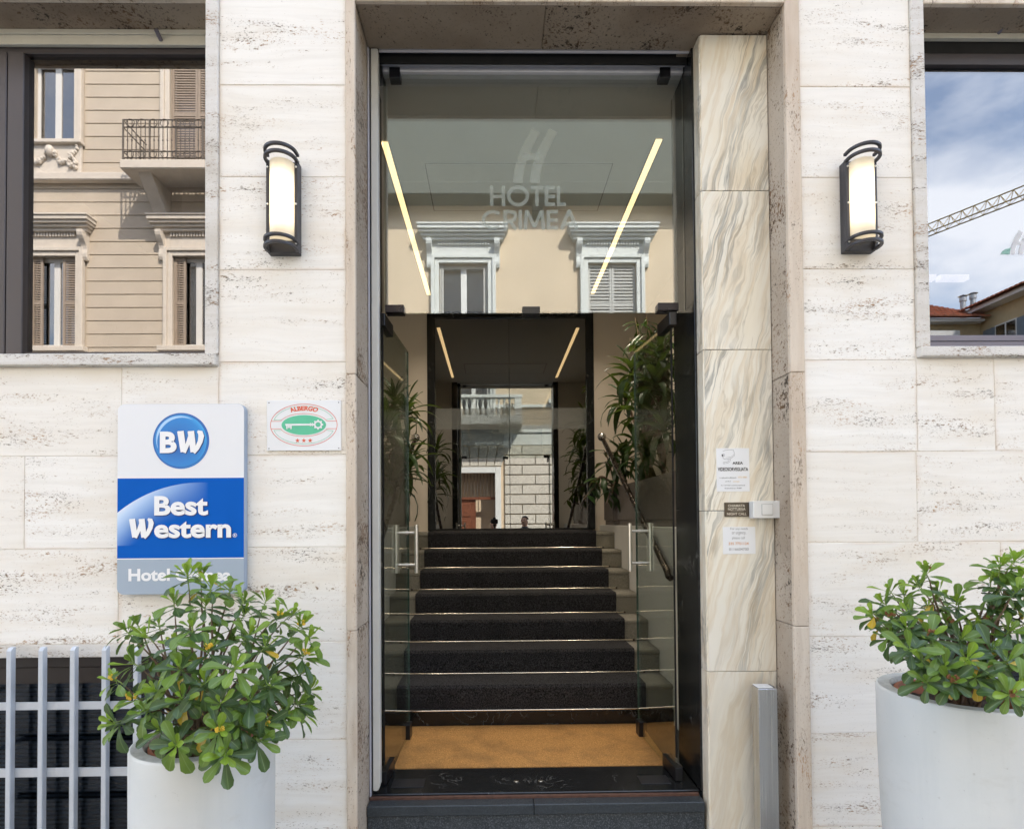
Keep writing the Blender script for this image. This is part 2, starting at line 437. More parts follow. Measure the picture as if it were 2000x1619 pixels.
def coir():
    n = NB('coir_mat'); p = n.pos(False)
    f = n.noise(p, 230, 3, 0.7); g = n.noise(p, 7, 5)
    c = n.mix(n.step(f, 0.34, 0.68), (0.38, 0.175, 0.052), (0.86, 0.48, 0.175))
    c = n.mix(n.math('MULTIPLY', n.step(g, 0.46, 0.70), 0.45), c, (0.22, 0.13, 0.06))
    n.set(color=c, rough=1.0, spec=0.05, normal=n.bump(f, 1.0, 0.008)); return n.m
MAT['coir'] = coir()

MAT['cream'] = plain('cream_plaster', (0.73, 0.65, 0.55), 0.75, var=0.03, scale=2, bump=0.1, bscale=120)
MAT['white_wall'] = plain('white_plaster', (0.70, 0.69, 0.66), 0.75, var=0.03, scale=2)
MAT['ceiling'] = plain('ceiling_paint', (0.56, 0.56, 0.54), 0.8, var=0.03, scale=1.5)
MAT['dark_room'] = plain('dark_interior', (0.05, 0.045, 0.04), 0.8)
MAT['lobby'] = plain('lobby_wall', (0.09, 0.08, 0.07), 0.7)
MAT['bronze'] = plain('bronze_aluminium', (0.055, 0.047, 0.048), 0.38, metal=0.35, var=0.06, spec=0.6)
MAT['grey_alu'] = plain('grey_aluminium', (0.16, 0.15, 0.18), 0.35, metal=0.4, var=0.05)
MAT['black_metal'] = plain('black_metal', (0.008, 0.008, 0.010), 0.32, metal=0.0, var=0.2, spec=0.5)
MAT['patch'] = plain('door_patch_metal', (0.022, 0.018, 0.022), 0.30, metal=0.5, var=0.2)
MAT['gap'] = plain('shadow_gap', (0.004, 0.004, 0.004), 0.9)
MAT['enamel'] = plain('cream_enamel', (0.50, 0.48, 0.41), 0.42, var=0.04, dirt=0.18)
MAT['alu_white'] = plain('white_aluminium', (0.58, 0.58, 0.55), 0.32, var=0.04, scale=2, dirt=0.10)
MAT['lilac_frame'] = plain('pale_metal_frame', (0.40, 0.40, 0.44), 0.45, var=0.06, dirt=0.15)
MAT['header'] = plain('white_header', (0.62, 0.62, 0.65), 0.5, var=0.05, dirt=0.1)
def steel(name='brushed_steel', c=(0.60, 0.59, 0.575), rough=0.20):
    n = NB(name); p = n.pos()
    s = n.noise(n.map(p, (160, 160, 2)), 1.0, 4)
    n.set(color=n.mix(n.step(s, 0.3, 0.7), tuple(x * 0.9 for x in c), tuple(x * 1.08 for x in c)), metal=1.0, rough=n.math('ADD', rough, n.math('MULTIPLY', s, 0.12)))
    return n.m
MAT['steel'] = steel()
MAT['satin'] = steel('satin_nickel', (0.80, 0.78, 0.74), 0.24)
MAT['rod'] = steel('polished_brass_rod', (0.80, 0.72, 0.58), 0.16)
MAT['lamp_metal'] = plain('anthracite_metal', (0.038, 0.037, 0.042), 0.42, metal=0.2, var=0.08, spec=0.5)
MAT['rail'] = plain('dark_bronze_rail', (0.06, 0.045, 0.035), 0.28, metal=0.8)
MAT['grille'] = plain('grey_painted_steel', (0.50, 0.53, 0.57), 0.48, var=0.05, scale=10, bump=0.12, bscale=150, dirt=0.10)
MAT['pot_white'] = None
def potwhite():
    n = NB('white_painted_planter'); p = n.pos()
    c = n.mix(n.step(n.noise(p, 3, 5), 0.3, 0.7), (0.60, 0.625, 0.62), (0.68, 0.69, 0.68))
    streak = n.step(n.noise(n.map(p, (16, 16, 1.4)), 1, 5, 0.65), 0.50, 0.78)
    c = n.mix(n.math('MULTIPLY', streak, 0.35), c, (0.50, 0.53, 0.54))
    sp = n.step(n.noise(p, 55, 4, 0.7), 0.66, 0.78)
    c = n.mix(n.math('MULTIPLY', sp, 0.6), c, (0.30, 0.29, 0.27))
    sc_ = n.step(n.noise(n.map(p, (5, 5, 9)), 1, 8, 0.72), 0.56, 0.72)
    c = n.mix(n.math('MULTIPLY', sc_, 0.30), c, (0.46, 0.45, 0.41))
    n.set(color=c, rough=n.math('ADD', 0.36, n.math('MULTIPLY', n.noise(p, 12, 4), 0.25)), spec=0.45, normal=n.bump(n.noise(p, 14, 5), 0.12, 0.01)); return n.m
MAT['pot_white'] = potwhite()
MAT['pot_rim'] = plain('worn_rim', (0.47, 0.48, 0.46), 0.6, var=0.15, scale=30, dirt=0.5, dirtc=(0.16, 0.15, 0.13))
MAT['terracotta'] = plain('terracotta', (0.34, 0.115, 0.055), 0.75, var=0.15, scale=20, bump=0.2)
MAT['soil'] = plain('soil', (0.035, 0.024, 0.016), 0.95, var=0.4, scale=60, bump=0.8, bscale=70)
MAT['bark'] = plain('shrub_bark', (0.17, 0.115, 0.075), 0.85, var=0.3, scale=60, bump=0.5, bscale=200)
MAT['greenstem'] = plain('green_stem', (0.22, 0.30, 0.08), 0.6, var=0.2, scale=40)
MAT['planter_grey'] = plain('taupe_planter', (0.16, 0.135, 0.12), 0.5, var=0.05)

def leaf(name, c, c2, rib, rough=0.30, trans=0.25):
    n = NB(name); p = n.pos()
    uv = n.new('ShaderNodeUVMap').outputs[0]; sp = n.new('ShaderNodeSeparateXYZ'); n.link(uv, sp.inputs[0])
    d = n.math('ABSOLUTE', n.math('SUBTRACT', sp.outputs[0], 0.5))
    cc = n.mix(n.step(n.noise(p, 14, 4), 0.32, 0.68), c, c2)
    cc = n.mix(n.math('MULTIPLY', n.rnd(), 0.25), cc, tuple(x * 0.7 for x in c))
    cc = n.mix(n.math('MULTIPLY', n.math('SUBTRACT', 1.0, n.step(d, 0.015, 0.055)), 0.75), cc, rib)
    n.set(color=cc, rough=n.math('ADD', rough - 0.06, n.math('MULTIPLY', n.noise(p, 60, 3), 0.2)), spec=0.5)
    tr = n.new('ShaderNodeBsdfTranslucent'); n.put(tr.inputs['Color'], n.mix(0.5, cc, (0.35, 0.5, 0.05)))
    ms = n.new('ShaderNodeMixShader'); ms.inputs[0].default_value = trans
    n.link(n.b.outputs[0], ms.inputs[1]); n.link(tr.outputs[0], ms.inputs[2]); n.link(ms.outputs[0], n.out.inputs['Surface'])
    return n.m
LEAFM = [leaf('leaf_deep_green', (0.034, 0.075, 0.026), (0.060, 0.120, 0.036), (0.16, 0.24, 0.09)),
         leaf('leaf_mid_green', (0.105, 0.190, 0.030), (0.160, 0.265, 0.040), (0.22, 0.32, 0.10)),
         leaf('leaf_bright_green', (0.21, 0.335, 0.035), (0.28, 0.42, 0.05), (0.30, 0.42, 0.12), trans=0.35),
         leaf('leaf_yellow', (0.55, 0.33, 0.02), (0.62, 0.44, 0.05), (0.65, 0.5, 0.15), trans=0.3)]
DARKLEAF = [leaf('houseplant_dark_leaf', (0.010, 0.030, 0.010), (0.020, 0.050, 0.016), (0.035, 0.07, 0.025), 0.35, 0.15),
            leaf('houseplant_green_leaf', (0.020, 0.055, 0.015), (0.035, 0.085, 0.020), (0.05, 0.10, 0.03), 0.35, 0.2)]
MAT['flower'] = plain('yellow_flower', (0.72, 0.48, 0.05), 0.6, var=0.2, scale=100)
MAT['seed'] = plain('brown_seed_head', (0.22, 0.09, 0.035), 0.7, var=0.3, scale=100)

def glass(name, r0, tint, rough=0.0, refl=(1, 1, 1), power=5.0):
    n = NB(name); n.t.nodes.remove(n.b)
    tr = n.new('ShaderNodeBsdfTransparent'); tr.inputs[0].default_value = (*tint, 1)
    gl = n.new('ShaderNodeBsdfGlossy'); gl.inputs['Color'].default_value = (*refl, 1); gl.inputs['Roughness'].default_value = rough
    lw = n.new('ShaderNodeLayerWeight'); lw.inputs['Blend'].default_value = 0.5
    f = n.math('ADD', r0, n.math('MULTIPLY', n.math('POWER', lw.outputs['Facing'], power), 1 - r0), clamp=True)
    ms = n.new('ShaderNodeMixShader'); n.link(f, ms.inputs[0]); n.link(tr.outputs[0], ms.inputs[1]); n.link(gl.outputs[0], ms.inputs[2])
    n.link(ms.outputs[0], n.out.inputs['Surface']); return n.m
MAT['glass_win'] = glass('coated_window_glass', 0.27, (0.34, 0.30, 0.27), refl=(1.0, 0.95, 0.90))
MAT['glass_win_r'] = glass('coated_window_glass_clear', 0.17, (0.40, 0.40, 0.42))
MAT['glass_door'] = glass('door_glass', 0.09, (0.86, 0.90, 0.87))
MAT['glass_transom'] = glass('transom_glass', 0.17, (0.92, 0.95, 0.93))
MAT['glass_inner'] = glass('tinted_inner_glass', 0.31, (0.30, 0.29, 0.28), refl=(0.95, 0.93, 0.90))
MAT['glass_dark'] = glass('dark_basement_glass', 0.035, (0.55, 0.60, 0.66))
MAT['glass_far'] = glass('far_window_glass', 0.30, (0.15, 0.16, 0.18))
MAT['glass_edge'] = plain('green_glass_edge', (0.10, 0.17, 0.14), 0.2, var=0.05)
def frosted(name, c, a, rough=0.6):
    n = NB(name); tr = n.new('ShaderNodeBsdfTransparent'); ms = n.new('ShaderNodeMixShader'); ms.inputs[0].default_value = a
    n.set(color=c, rough=rough, spec=0.3)
    n.link(tr.outputs[0], ms.inputs[1]); n.link(n.b.outputs[0], ms.inputs[2]); n.link(ms.outputs[0], n.out.inputs['Surface']); return n.m
MAT['frost'] = frosted('frosted_film', (0.50, 0.52, 0.50), 0.20)
MAT['etched'] = frosted('etched_lettering', (0.46, 0.52, 0.48), 0.40)
MAT['etched_white'] = frosted('white_vinyl', (0.75, 0.75, 0.77), 0.6)
MAT['etched_green'] = frosted('green_vinyl', (0.10, 0.42, 0.30), 0.5)
def emit(name, c, strength):
    n = NB(name); n.set(color=(0.8, 0.8, 0.78), emit=c, emits=strength, rough=0.3); return n.m
MAT['strip'] = emit('led_diffuser', (1.0, 0.70, 0.34), 0.44)
MAT['roomlight'] = emit('room_light_panel', (1.0, 0.84, 0.74), 0.35)
def lampglass():
    n = NB('opal_lamp_glass'); n.set(color=(0.80, 0.77, 0.70), rough=0.22, spec=0.5)
    tr = n.new('ShaderNodeBsdfTranslucent'); tr.inputs['Color'].default_value = (0.92, 0.86, 0.74, 1)
    ms = n.new('ShaderNodeMixShader'); ms.inputs[0].default_value = 0.6
    n.link(n.b.outputs[0], ms.inputs[1]); n.link(tr.outputs[0], ms.inputs[2]); n.link(ms.outputs[0], n.out.inputs['Surface']); return n.m
MAT['opal'] = lampglass()
MAT['bulb'] = emit('lamp_tube', (1.0, 0.84, 0.58), 3.2)

# print and sign colours
MAT['s_white'] = plain('sign_white', (0.74, 0.75, 0.77), 0.35, var=0.015, scale=1.5)
MAT['s_blue'] = plain('sign_blue', (0.001, 0.10, 0.46), 0.55, var=0.02, spec=0.10)
MAT['s_grey'] = plain('sign_grey', (0.33, 0.40, 0.48), 0.35, var=0.02)
MAT['s_side'] = plain('sign_edge', (0.30, 0.36, 0.45), 0.4, var=0.03)
MAT['s_letter'] = plain('letter_white', (0.82, 0.82, 0.82), 0.4, var=0.01)
MAT['s_shadow'] = plain('letter_dark_blue', (0.004, 0.035, 0.17), 0.4, var=0.02)
def radial(name, cx, cz, r, c0, c1, c2):
    """printed round highlight, measured from a point of the panel"""
    n = NB(name); g = n.new('ShaderNodeNewGeometry'); v = n.new('ShaderNodeVectorMath'); v.operation = 'DISTANCE'
    n.link(g.outputs['Position'], v.inputs[0]); v.inputs[1].default_value = (cx[0], cx[1], cz)
    rp = n.new('ShaderNodeValToRGB'); n.link(n.math('DIVIDE', v.outputs['Value'], r), rp.inputs[0])
    e = rp.color_ramp.elements; e[0].position = 0.2; e[0].color = (*c0, 1); e[1].position = 1.0; e[1].color = (*c2, 1)
    k = e.new(0.72); k.color = (*c1, 1)
    n.set(color=rp.outputs[0], rough=0.32); return n.m
MAT['p_white'] = plain('plaque_white', (0.76, 0.77, 0.78), 0.4, var=0.02)
MAT['p_red'] = plain('plaque_red', (0.68, 0.12, 0.06), 0.5, var=0.03)
MAT['p_green'] = plain('plaque_green', (0.10, 0.50, 0.30), 0.5, var=0.04, scale=30)
MAT['paper'] = plain('paper', (0.78, 0.79, 0.80), 0.6, var=0.02)
MAT['ink'] = plain('black_ink', (0.02, 0.02, 0.022), 0.6, var=0.1)
MAT['ink_grey'] = plain('grey_ink', (0.26, 0.26, 0.26), 0.6, var=0.05)
MAT['ink_orange'] = plain('orange_ink', (0.62, 0.28, 0.07), 0.6, var=0.05)
MAT['ink_pale'] = plain('faded_orange_ink', (0.75, 0.58, 0.36), 0.6, var=0.05)
MAT['plate'] = plain('bronze_plate', (0.085, 0.065, 0.045), 0.4, metal=0.5, var=0.1)
MAT['plate_ink'] = plain('plate_lettering', (0.62, 0.56, 0.45), 0.5, var=0.1)
MAT['plastic'] = plain('white_plastic', (0.72, 0.72, 0.70), 0.35, var=0.01)
# far buildings
MAT['stucco_b'] = plain('cream_stucco', (0.58, 0.475, 0.345), 0.85, var=0.06, scale=1.6, dirt=0.12, dirtc=(0.40, 0.33, 0.25))
MAT['stucco_a'] = plain('banded_stucco', (0.52, 0.455, 0.37), 0.85, var=0.06, scale=1.6, dirt=0.10, dirtc=(0.40, 0.34, 0.27))
MAT['trim_b'] = plain('pale_grey_trim', (0.58, 0.60, 0.58), 0.7, var=0.05, dirt=0.12)
MAT['trim_a'] = plain('pale_stone_trim', (0.62, 0.57, 0.50), 0.7, var=0.05, dirt=0.12)
MAT['rough_stone'] = plain('rusticated_stone', (0.47, 0.45, 0.39), 0.9, var=0.25, scale=24, bump=1.0, bscale=26)
MAT['upper_b'] = plain('grey_green_upper_plaster', (0.105, 0.115, 0.10), 0.9, var=0.06, scale=1.5)  # shade of the overhang is put into this dark colour
MAT['shutter'] = plain('shutter_paint', (0.42, 0.42, 0.40), 0.6, var=0.05)
MAT['shutter_brown'] = plain('shutter_brown_paint', (0.33, 0.27, 0.215), 0.6, var=0.08)
MAT['sash'] = plain('white_sash', (0.66, 0.66, 0.64), 0.5, var=0.03)
MAT['wood_red'] = plain('red_brown_door_wood', (0.14, 0.048, 0.023), 0.45, var=0.2, scale=8)
MAT['iron'] = plain('wrought_iron', (0.11, 0.095, 0.08), 0.6, var=0.1)
MAT['roof'] = plain('terracotta_roof_tile', (0.36, 0.135, 0.075), 0.85, var=0.35, scale=5, bump=0.3)
MAT['ochre'] = plain('ochre_house_wall', (0.52, 0.40, 0.23), 0.85, var=0.08)
MAT['zinc'] = plain('zinc_flue', (0.45, 0.46, 0.46), 0.4, metal=0.6)
MAT['crane'] = plain('yellow_crane_steel', (0.42, 0.28, 0.07), 0.5, var=0.1)
MAT['asphalt'] = plain('asphalt', (0.055, 0.055, 0.056), 0.9, var=0.2, scale=20, bump=0.5, bscale=150)
MAT['paving'] = plain('stone_paving', (0.34, 0.33, 0.31), 0.85, var=0.1, scale=3, bump=0.2)
MAT['kerb'] = plain('granite_kerb', (0.36, 0.35, 0.34), 0.8, var=0.1, scale=40)
MAT['skin'] = plain('skin', (0.50, 0.30, 0.21), 0.5, var=0.05)
MAT['hair'] = plain('dark_hair', (0.03, 0.022, 0.017), 0.6, var=0.2, scale=80)
MAT['shirt_blue'] = plain('pale_blue_shirt', (0.30, 0.40, 0.55), 0.8, var=0.05)
MAT['shirt_dark'] = plain('charcoal_shirt', (0.06, 0.06, 0.065), 0.8, var=0.05)
MAT['trousers'] = plain('dark_trousers', (0.04, 0.045, 0.06), 0.85, var=0.1)
MAT['rubber'] = plain('black_rubber', (0.015, 0.015, 0.015), 0.6)

# ------------------------------------------------------------------ ground
YF = 2.29                      # travertine face
FL = 0.26                      # entrance floor level
YG = 2.62                      # transom glass
YI = 5.65                      # inner door
YO = -8.0                      # facades across the street
tag(MB().add([(-900, -900, -0.13), (900, -900, -0.13), (900, 900, -0.13), (-900, 900, -0.13)], [(0, 1, 2, 3)]).build('ground', MAT['asphalt'], origin=(0, 0, 0)), kind='structure')
tag(MB().add([(-80, -6.5, -0.12), (80, -6.5, -0.12), (80, -2.0, -0.12), (-80, -2.0, -0.12)], [(0, 1, 2, 3)]).build('road', MAT['asphalt']), kind='structure')
tag(MB().box(-60, 60, -1.86, 2.6, -0.3, 0.0).build('pavement', MAT['paving']), kind='structure')
tag(MB().box(-60, 12, -9.0, -6.64, -0.3, 0.0).build('pavement', MAT['paving']), kind='structure')
tag(MB().box(-60, 60, -2.0, -1.864, -0.3, 0.004).build('kerb', MAT['kerb'], bev=0.01), kind='structure')
tag(MB().box(-60, 12, -6.636, -6.5, -0.3, 0.004).build('kerb', MAT['kerb'], bev=0.01), kind='structure')

# ------------------------------------------------------------------ hotel
hotel = tag(empty('hotel_building', (0, 2.45, 0)), 'hotel with pale travertine facade around a tall glass entrance', 'building')
SOF = Z(4, 2.28, 1100)                         # underside of lintels
DX0, DX1 = X(695, 2.28, 800), X(1545, 2.28, 800)                       # door opening
LX0, LX1 = -3.30, X(403, YF, 400)              # left window opening
RX0, RX1 = X(1808, YF, 400), 3.9               # right window opening
LSZ = Z(693, YF, 300); RSZ = Z(679, YF, 1850)  # sill tops
BZ = Z(1284, YF, 120)                          # top of basement openings
WT = SOF
holes = [(DX0 - .04, DX1 + .04, -0.3, SOF + 0.04), (LX0, LX1 + .04, LSZ - .04, SOF + .04), (RX0 - .04, RX1, RSZ - .04, SOF + .04),
         (LX0, LX1 - .02, -0.31, BZ), (RX0 + .03, RX1, -0.31, BZ)]
mb = MB()
wall_holes(mb, -14, 14, -0.32, 12.0, holes, YF + 0.0035, YF + 0.20)
# the rest of the building: roof, back and ends
mb.box(-14, 14, 13.8, 14.0, -0.3, 12.0); mb.box(-14, -13.8, YF + .21, 13.79, -0.3, 12.0); mb.box(13.8, 14, YF + .21, 13.79, -0.3, 12.0)
mb.box(-14.2, 14.2, YF - 0.15, 14.2, 12.001, 12.25)
wall = mb.build('wall', MAT['trav'], hotel)

# travertine courses
zj = []
for pl, pr in ((-12, -12), (170, 166), (350, 343), (531, 522), (711, 700), (895, 876), (1077, 1052), (1262, 1235), (1436, 1441)):
    zj.append((Z(pl, YF, 430) + Z(pr, YF, 1680)) / 2 if pl > 0 else None)
zj[0] = zj[1] + 0.372
zj.append(zj[-1] - 0.372)
zj.append(-0.01)
G = 0.0007
def slab(x0, x1, z0, z1):
    j = random.uniform(0, 0.0012)
    MB().box(x0 + G, x1 - G, YF + j, YF + 0.030, z0 + G, z1 - G).build('travertine_slab', MAT['trav'], wall, bev=0.0016)
frL, frR = X(428, YF, 400), X(676, YF, 600)      # plain zone left of the door
frL2, frR2 = X(1568, YF, 600), X(1783, YF, 400)
def row(z1, z0, cuts):
    for a, b in zip(cuts[:-1], cuts[1:]): slab(a, b, z0, z1)
XL, XR = -2.6, 2.75
xp = lambda p: X(p, YF, 900)
for i in range(4):                                # courses beside the upper windows
    row(zj[i], zj[i + 1], [frL, frR]); row(zj[i], zj[i + 1], [frL2, frR2])
zs_l, zs_r = Z(716, YF, 300), Z(699, YF, 1850)
row(zj[4], zj[5], [frL + .0, frR]); row(zs_l - .002, zj[5], [XL, xp(237), frL])
row(zj[4], zj[5], [frL2, frR2]); row(zs_r - .002, zj[5], [frR2, xp(1946), XR])
row(zj[5], zj[6], [XL, xp(48), xp(300), frR]); row(zj[5], zj[6], [frL2, xp(1790), XR])
row(zj[6], zj[7], [XL, xp(232), frR]); row(zj[6], zj[7], [frL2, xp(1950), XR])
for i in (7, 8, 9):
    row(zj[i], zj[i + 1], [LX1 + .0, frR]); row(zj[i], zj[i + 1], [frL2, RX0])
# rough pale band over the basement openings
for a, b in ((XL, LX1 - .002), (RX0 + .002, XR)):
    MB().box(a, b, YF + .001, YF + .034, BZ, zj[7] - G).build('stone_band', MAT['trav_white'], wall, bev=0.002)

# door surround
yr0 = 2.278
def surround(name, x0, x1, y0, y1, z0, z1, m): return MB().box(x0, x1, y0, y1, z0, z1).build(name, MAT[m], hotel, bev=0.003)
zz = [0.0, 1.02, 2.05, SOF + .045]
for i in range(3):
    surround('door_jamb', frR + .001, DX0, yr0, 2.30, zz[i] + .001, zz[i + 1] - .0005, 'trav_frame')
    surround('door_jamb', DX1, frL2 - .001, yr0, 2.30, zz[i] + .001, zz[i + 1] - .0005, 'trav_frame')
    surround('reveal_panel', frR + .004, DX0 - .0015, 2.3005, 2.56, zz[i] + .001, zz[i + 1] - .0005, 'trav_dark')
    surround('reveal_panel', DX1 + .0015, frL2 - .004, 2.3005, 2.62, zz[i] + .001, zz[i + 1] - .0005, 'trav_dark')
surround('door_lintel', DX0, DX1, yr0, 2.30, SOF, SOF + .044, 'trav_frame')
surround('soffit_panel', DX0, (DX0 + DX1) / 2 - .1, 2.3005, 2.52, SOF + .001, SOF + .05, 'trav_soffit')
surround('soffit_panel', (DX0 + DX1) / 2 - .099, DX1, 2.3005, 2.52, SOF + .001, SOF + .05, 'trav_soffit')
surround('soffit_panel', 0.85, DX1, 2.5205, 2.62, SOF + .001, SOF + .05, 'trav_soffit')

# marble pilaster
YP = 2.43
PX0, PX1 = X(1375, YP, 800), DX1
pil = MB().box(PX0 + .012, PX1 - .001, YP + .022, YP + .09, 0.0, SOF - .004).build('pilaster', MAT['gap'], hotel)
pj = [SOF - .003] + [Z(p, YP, 1440) for p in (373, 683, 997, 1311)] + [0.0]
for a, b in zip(pj[:-1], pj[1:]):
    MB().box(PX0 + .006, PX1 - .0015, YP, YP + .02, b + .0012, a - .0012).build('marble_slab', MAT['marble'], pil, bev=0.0015)
    MB().box(PX0, PX0 + .0115, YP + .004, YP + .075, b + .0012, a - .0012).build('marble_slab', MAT['marble'], pil, bev=0.0015)

# threshold, black marble jambs
TX0, TX1 = DX0 + .002, PX0 + .0
doorstep = MB().box(TX0, 0.899, 2.516, 2.77, FL - .12, FL).build('threshold', MAT['black_marble'], hotel, bev=0.003)
MB().box(TX0, 0.89, 2.50, 2.515, FL - .05, FL - .008).build('rusty_strip', plain('rusty_strip', (0.10, 0.05, 0.035), 0.8, var=0.3, scale=40), doorstep)
for a, b in ((TX0, 0.16), (0.1615, 0.897)):
    MB().box(a, b, 2.445, 2.5152, FL - .062, FL - .018).build('granite_tread', MAT['granite_top'], doorstep, bev=0.003)
MB().box(TX0 - .0, 0.899, 2.456, 2.54, -0.05, FL - .064).build('granite_riser', MAT['granite'], doorstep, bev=0.003)
for x0, x1 in ((X(765, 2.6, 1520), X(828, 2.6, 1520)), (X(1250, 2.6, 1510), X(1308, 2.6, 1510))):
    MB().box(x0, x1, 2.575, 2.66, FL + .001, FL + .003).build('floor_spring_cover', plain('floor_spring_cover', (0.05, 0.05, 0.055), 0.35, metal=0.6), doorstep, bev=0.0008)
for x in (X(1008, 2.63, 1515), X(1056, 2.63, 1515)):
    MB().lathe([(0, FL + .0025), (.009, FL + .0025), (.011, FL + .001)], x, 2.625, 12).build('bolt_socket', MAT['rod'], doorstep)
fl = MB()
fl.box(-0.80, 1.09, 2.771, 3.36, FL - .12, FL - .012)
floor = tag(fl.build('floor', MAT['black_marble']), kind='structure')
jz = [FL + .001 + i * 0.31 for i in range(12)]
for i in range(11):
    z1 = min(jz[i + 1] - .001, SOF + .03)
    if z1 <= jz[i]: break
    MB().box(0.901, 0.975, 2.506, 2.80, jz[i], z1).build('black_marble_panel', MAT['black_marble'], hotel, bev=0.001)
    MB().box(-0.63, -0.549, 2.575, 2.80, jz[i], z1).build('black_marble_panel', MAT['black_marble'], hotel, bev=0.001)
# metal frame and profile on the left, header above
surround('metal_frame', -0.5545, -0.546, 2.50, 2.558, FL - .005, SOF - .002, 'lilac_frame')
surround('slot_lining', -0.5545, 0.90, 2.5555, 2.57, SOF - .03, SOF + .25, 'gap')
surround('shutter_guide', -0.5455, -0.540, 2.515, 2.55, FL + .002, SOF - .004, 'gap')
MB().prism([(-0.5395, FL + .02), (-0.5395, SOF - .006), (-0.508, SOF - .006), (-0.508, FL + .045), (-0.514, FL + .025), (-0.522, FL + .018)], 'y', 2.505, 2.545).build('aluminium_profile', MAT['alu_white'], hotel, bev=0.003)
HZ = Z(141, 2.604, 1040)
surround('header_rail', -0.507, 0.90, 2.523, 2.535, SOF - .005, SOF + .03, 'lilac_frame')
surround('header_rail', -0.507, 0.90, 2.574, 2.59, SOF - .020, SOF + .03, 'lilac_frame')
surround('header_rail', -0.507, 0.90, 2.604, 2.70, HZ, SOF + .2, 'header')

# transom pane with lettering
TZ = Z(611, YG, 1040)
tr = MB().box(-0.505, 0.899, YG, YG + .010, TZ, HZ - .002).build('transom_pane', MAT['glass_transom'], hotel)
def clamp(px, py, wpx, hpx, y0, y1, name='clamp', par=tr, m='black_metal'):
    a = at(px - wpx / 2, py, YG); b = at(px + wpx / 2, py, YG); z0 = at(px, py + hpx / 2, YG).z; z1 = at(px, py - hpx / 2, YG).z
    return MB().box(a.x, b.x, y0, y1, z0, z1).build(name, MAT[m], par, bev=0.002)
clamp(772, 148, 21, 20, 2.60, 2.65); clamp(1297, 148, 21, 20, 2.60, 2.65)
clamp(772, 606, 36, 15, 2.598, 2.652, m='patch'); clamp(1303, 602, 40, 15, 2.598, 2.652, m='patch'); clamp(1037, 609, 34, 14, 2.598, 2.652, m='black_metal')
# HOTEL CRIMEA: a leaning H over two lines of geometric capitals
def logoH(g, x, z, w_, h_):
    """leaning H: two slanted bars curving to the right, one cross piece; (x, z) lower left"""
    def cur(u0): return [(x + (u0 + 0.40 * (t ** 1.7)) * w_, z + t * h_) for t in [i / 10 for i in range(11)]]
    g.ribbon(cur(0.10), w_ * 0.20); g.ribbon(cur(0.46), w_ * 0.20)
    a = cur(0.10)[5]; b = cur(0.46)[5]
    g.ribbon([(a[0], a[1]), (b[0], b[1])], h_ * 0.13)
def capitals(g, word, x0, x1, z0, z1, t):
    hh = z1 - z0
    wid = {'H': .70, 'O': 1.02, 'T': .56, 'E': .48, 'L': .42, 'C': .84, 'R': .55, 'I': .16, 'M': .88, 'A': .80}
    gap = .075
    tot = sum(wid[c] for c in word) + gap * (len(word) - 1)
    k = (x1 - x0) / tot; x = x0
    for c in word:
        w_ = wid[c] * k; t2 = t
        def seg(a, b, c_, d, w2=t2): g.ribbon([(x + a * w_, z0 + b * hh), (x + c_ * w_, z0 + d * hh)], w2)
        h2 = t2 / hh / 2; x2 = t2 / w_ / 2
        if c == 'H': seg(x2, 0, x2, 1); seg(1 - x2, 0, 1 - x2, 1); seg(x2 * 2, .48, 1 - x2 * 2, .48)
        elif c == 'O': g.arc(x + w_ / 2, z0 + hh / 2, w_ / 2 - t2 / 2, hh / 2 - t2 / 2 + .02 * hh, t2)
        elif c == 'T': seg(0, 1 - h2, 1, 1 - h2); seg(.5, 0, .5, 1 - 2 * h2)
        elif c == 'E':
            seg(x2, 0, x2, 1)
            for q in (h2, .48, 1 - h2): seg(x2 * 2, q, 1, q)
        elif c == 'L': seg(x2, 0, x2, 1); seg(x2 * 2, h2, 1, h2)
        elif c == 'C': g.arc(x + w_ * .56, z0 + hh / 2, w_ * .56 - t2 / 2, hh / 2 - t2 / 2, t2, 48, 312)
        elif c == 'R':
            seg(x2, 0, x2, 1)
            g.ribbon([(x + x2 * 2 * w_, z0 + (1 - h2) * hh), (x + .6 * w_, z0 + (1 - h2) * hh), (x + .88 * w_, z0 + .86 * hh), (x + .92 * w_, z0 + .70 * hh), (x + .84 * w_, z0 + .52 * hh), (x + .6 * w_, z0 + .45 * hh), (x + x2 * 2 * w_, z0 + .45 * hh)], t2)
            seg(.50, .42, .95, 0)
        elif c == 'I': seg(.5, 0, .5, 1)
        elif c == 'M': seg(.06, 0, .14, 1); seg(.94, 0, .86, 1); seg(.17, .95, .5, .12, t2 * .9); seg(.83, .95, .5, .12, t2 * .9)
        elif c == 'A': seg(.08, 0, .5, 1); seg(.92, 0, .5, 1); seg(.28, .28, .72, .28)
        x += (wid[c] + gap) * k
def place(y): return (lambda px, py: (X(px, y, py), Z(py, y, px)))
P = place(YG)
g = G2(YG - .0006, 0.00002)
a = P(1000, 358); b = P(1092, 256)
logoH(g, a[0] + .004, a[1], (b[0] - a[0]), b[1] - a[1])
a = P(957, 403); b = P(1105, 364); capitals(g, 'HOTEL', a[0], b[0], a[1], b[1], .0165)
a = P(941, 449); b = P(1130, 411); capitals(g, 'CRIMEA', a[0], b[0], a[1], b[1], .0165)
g.build('lettering', MAT['etched'], tr)

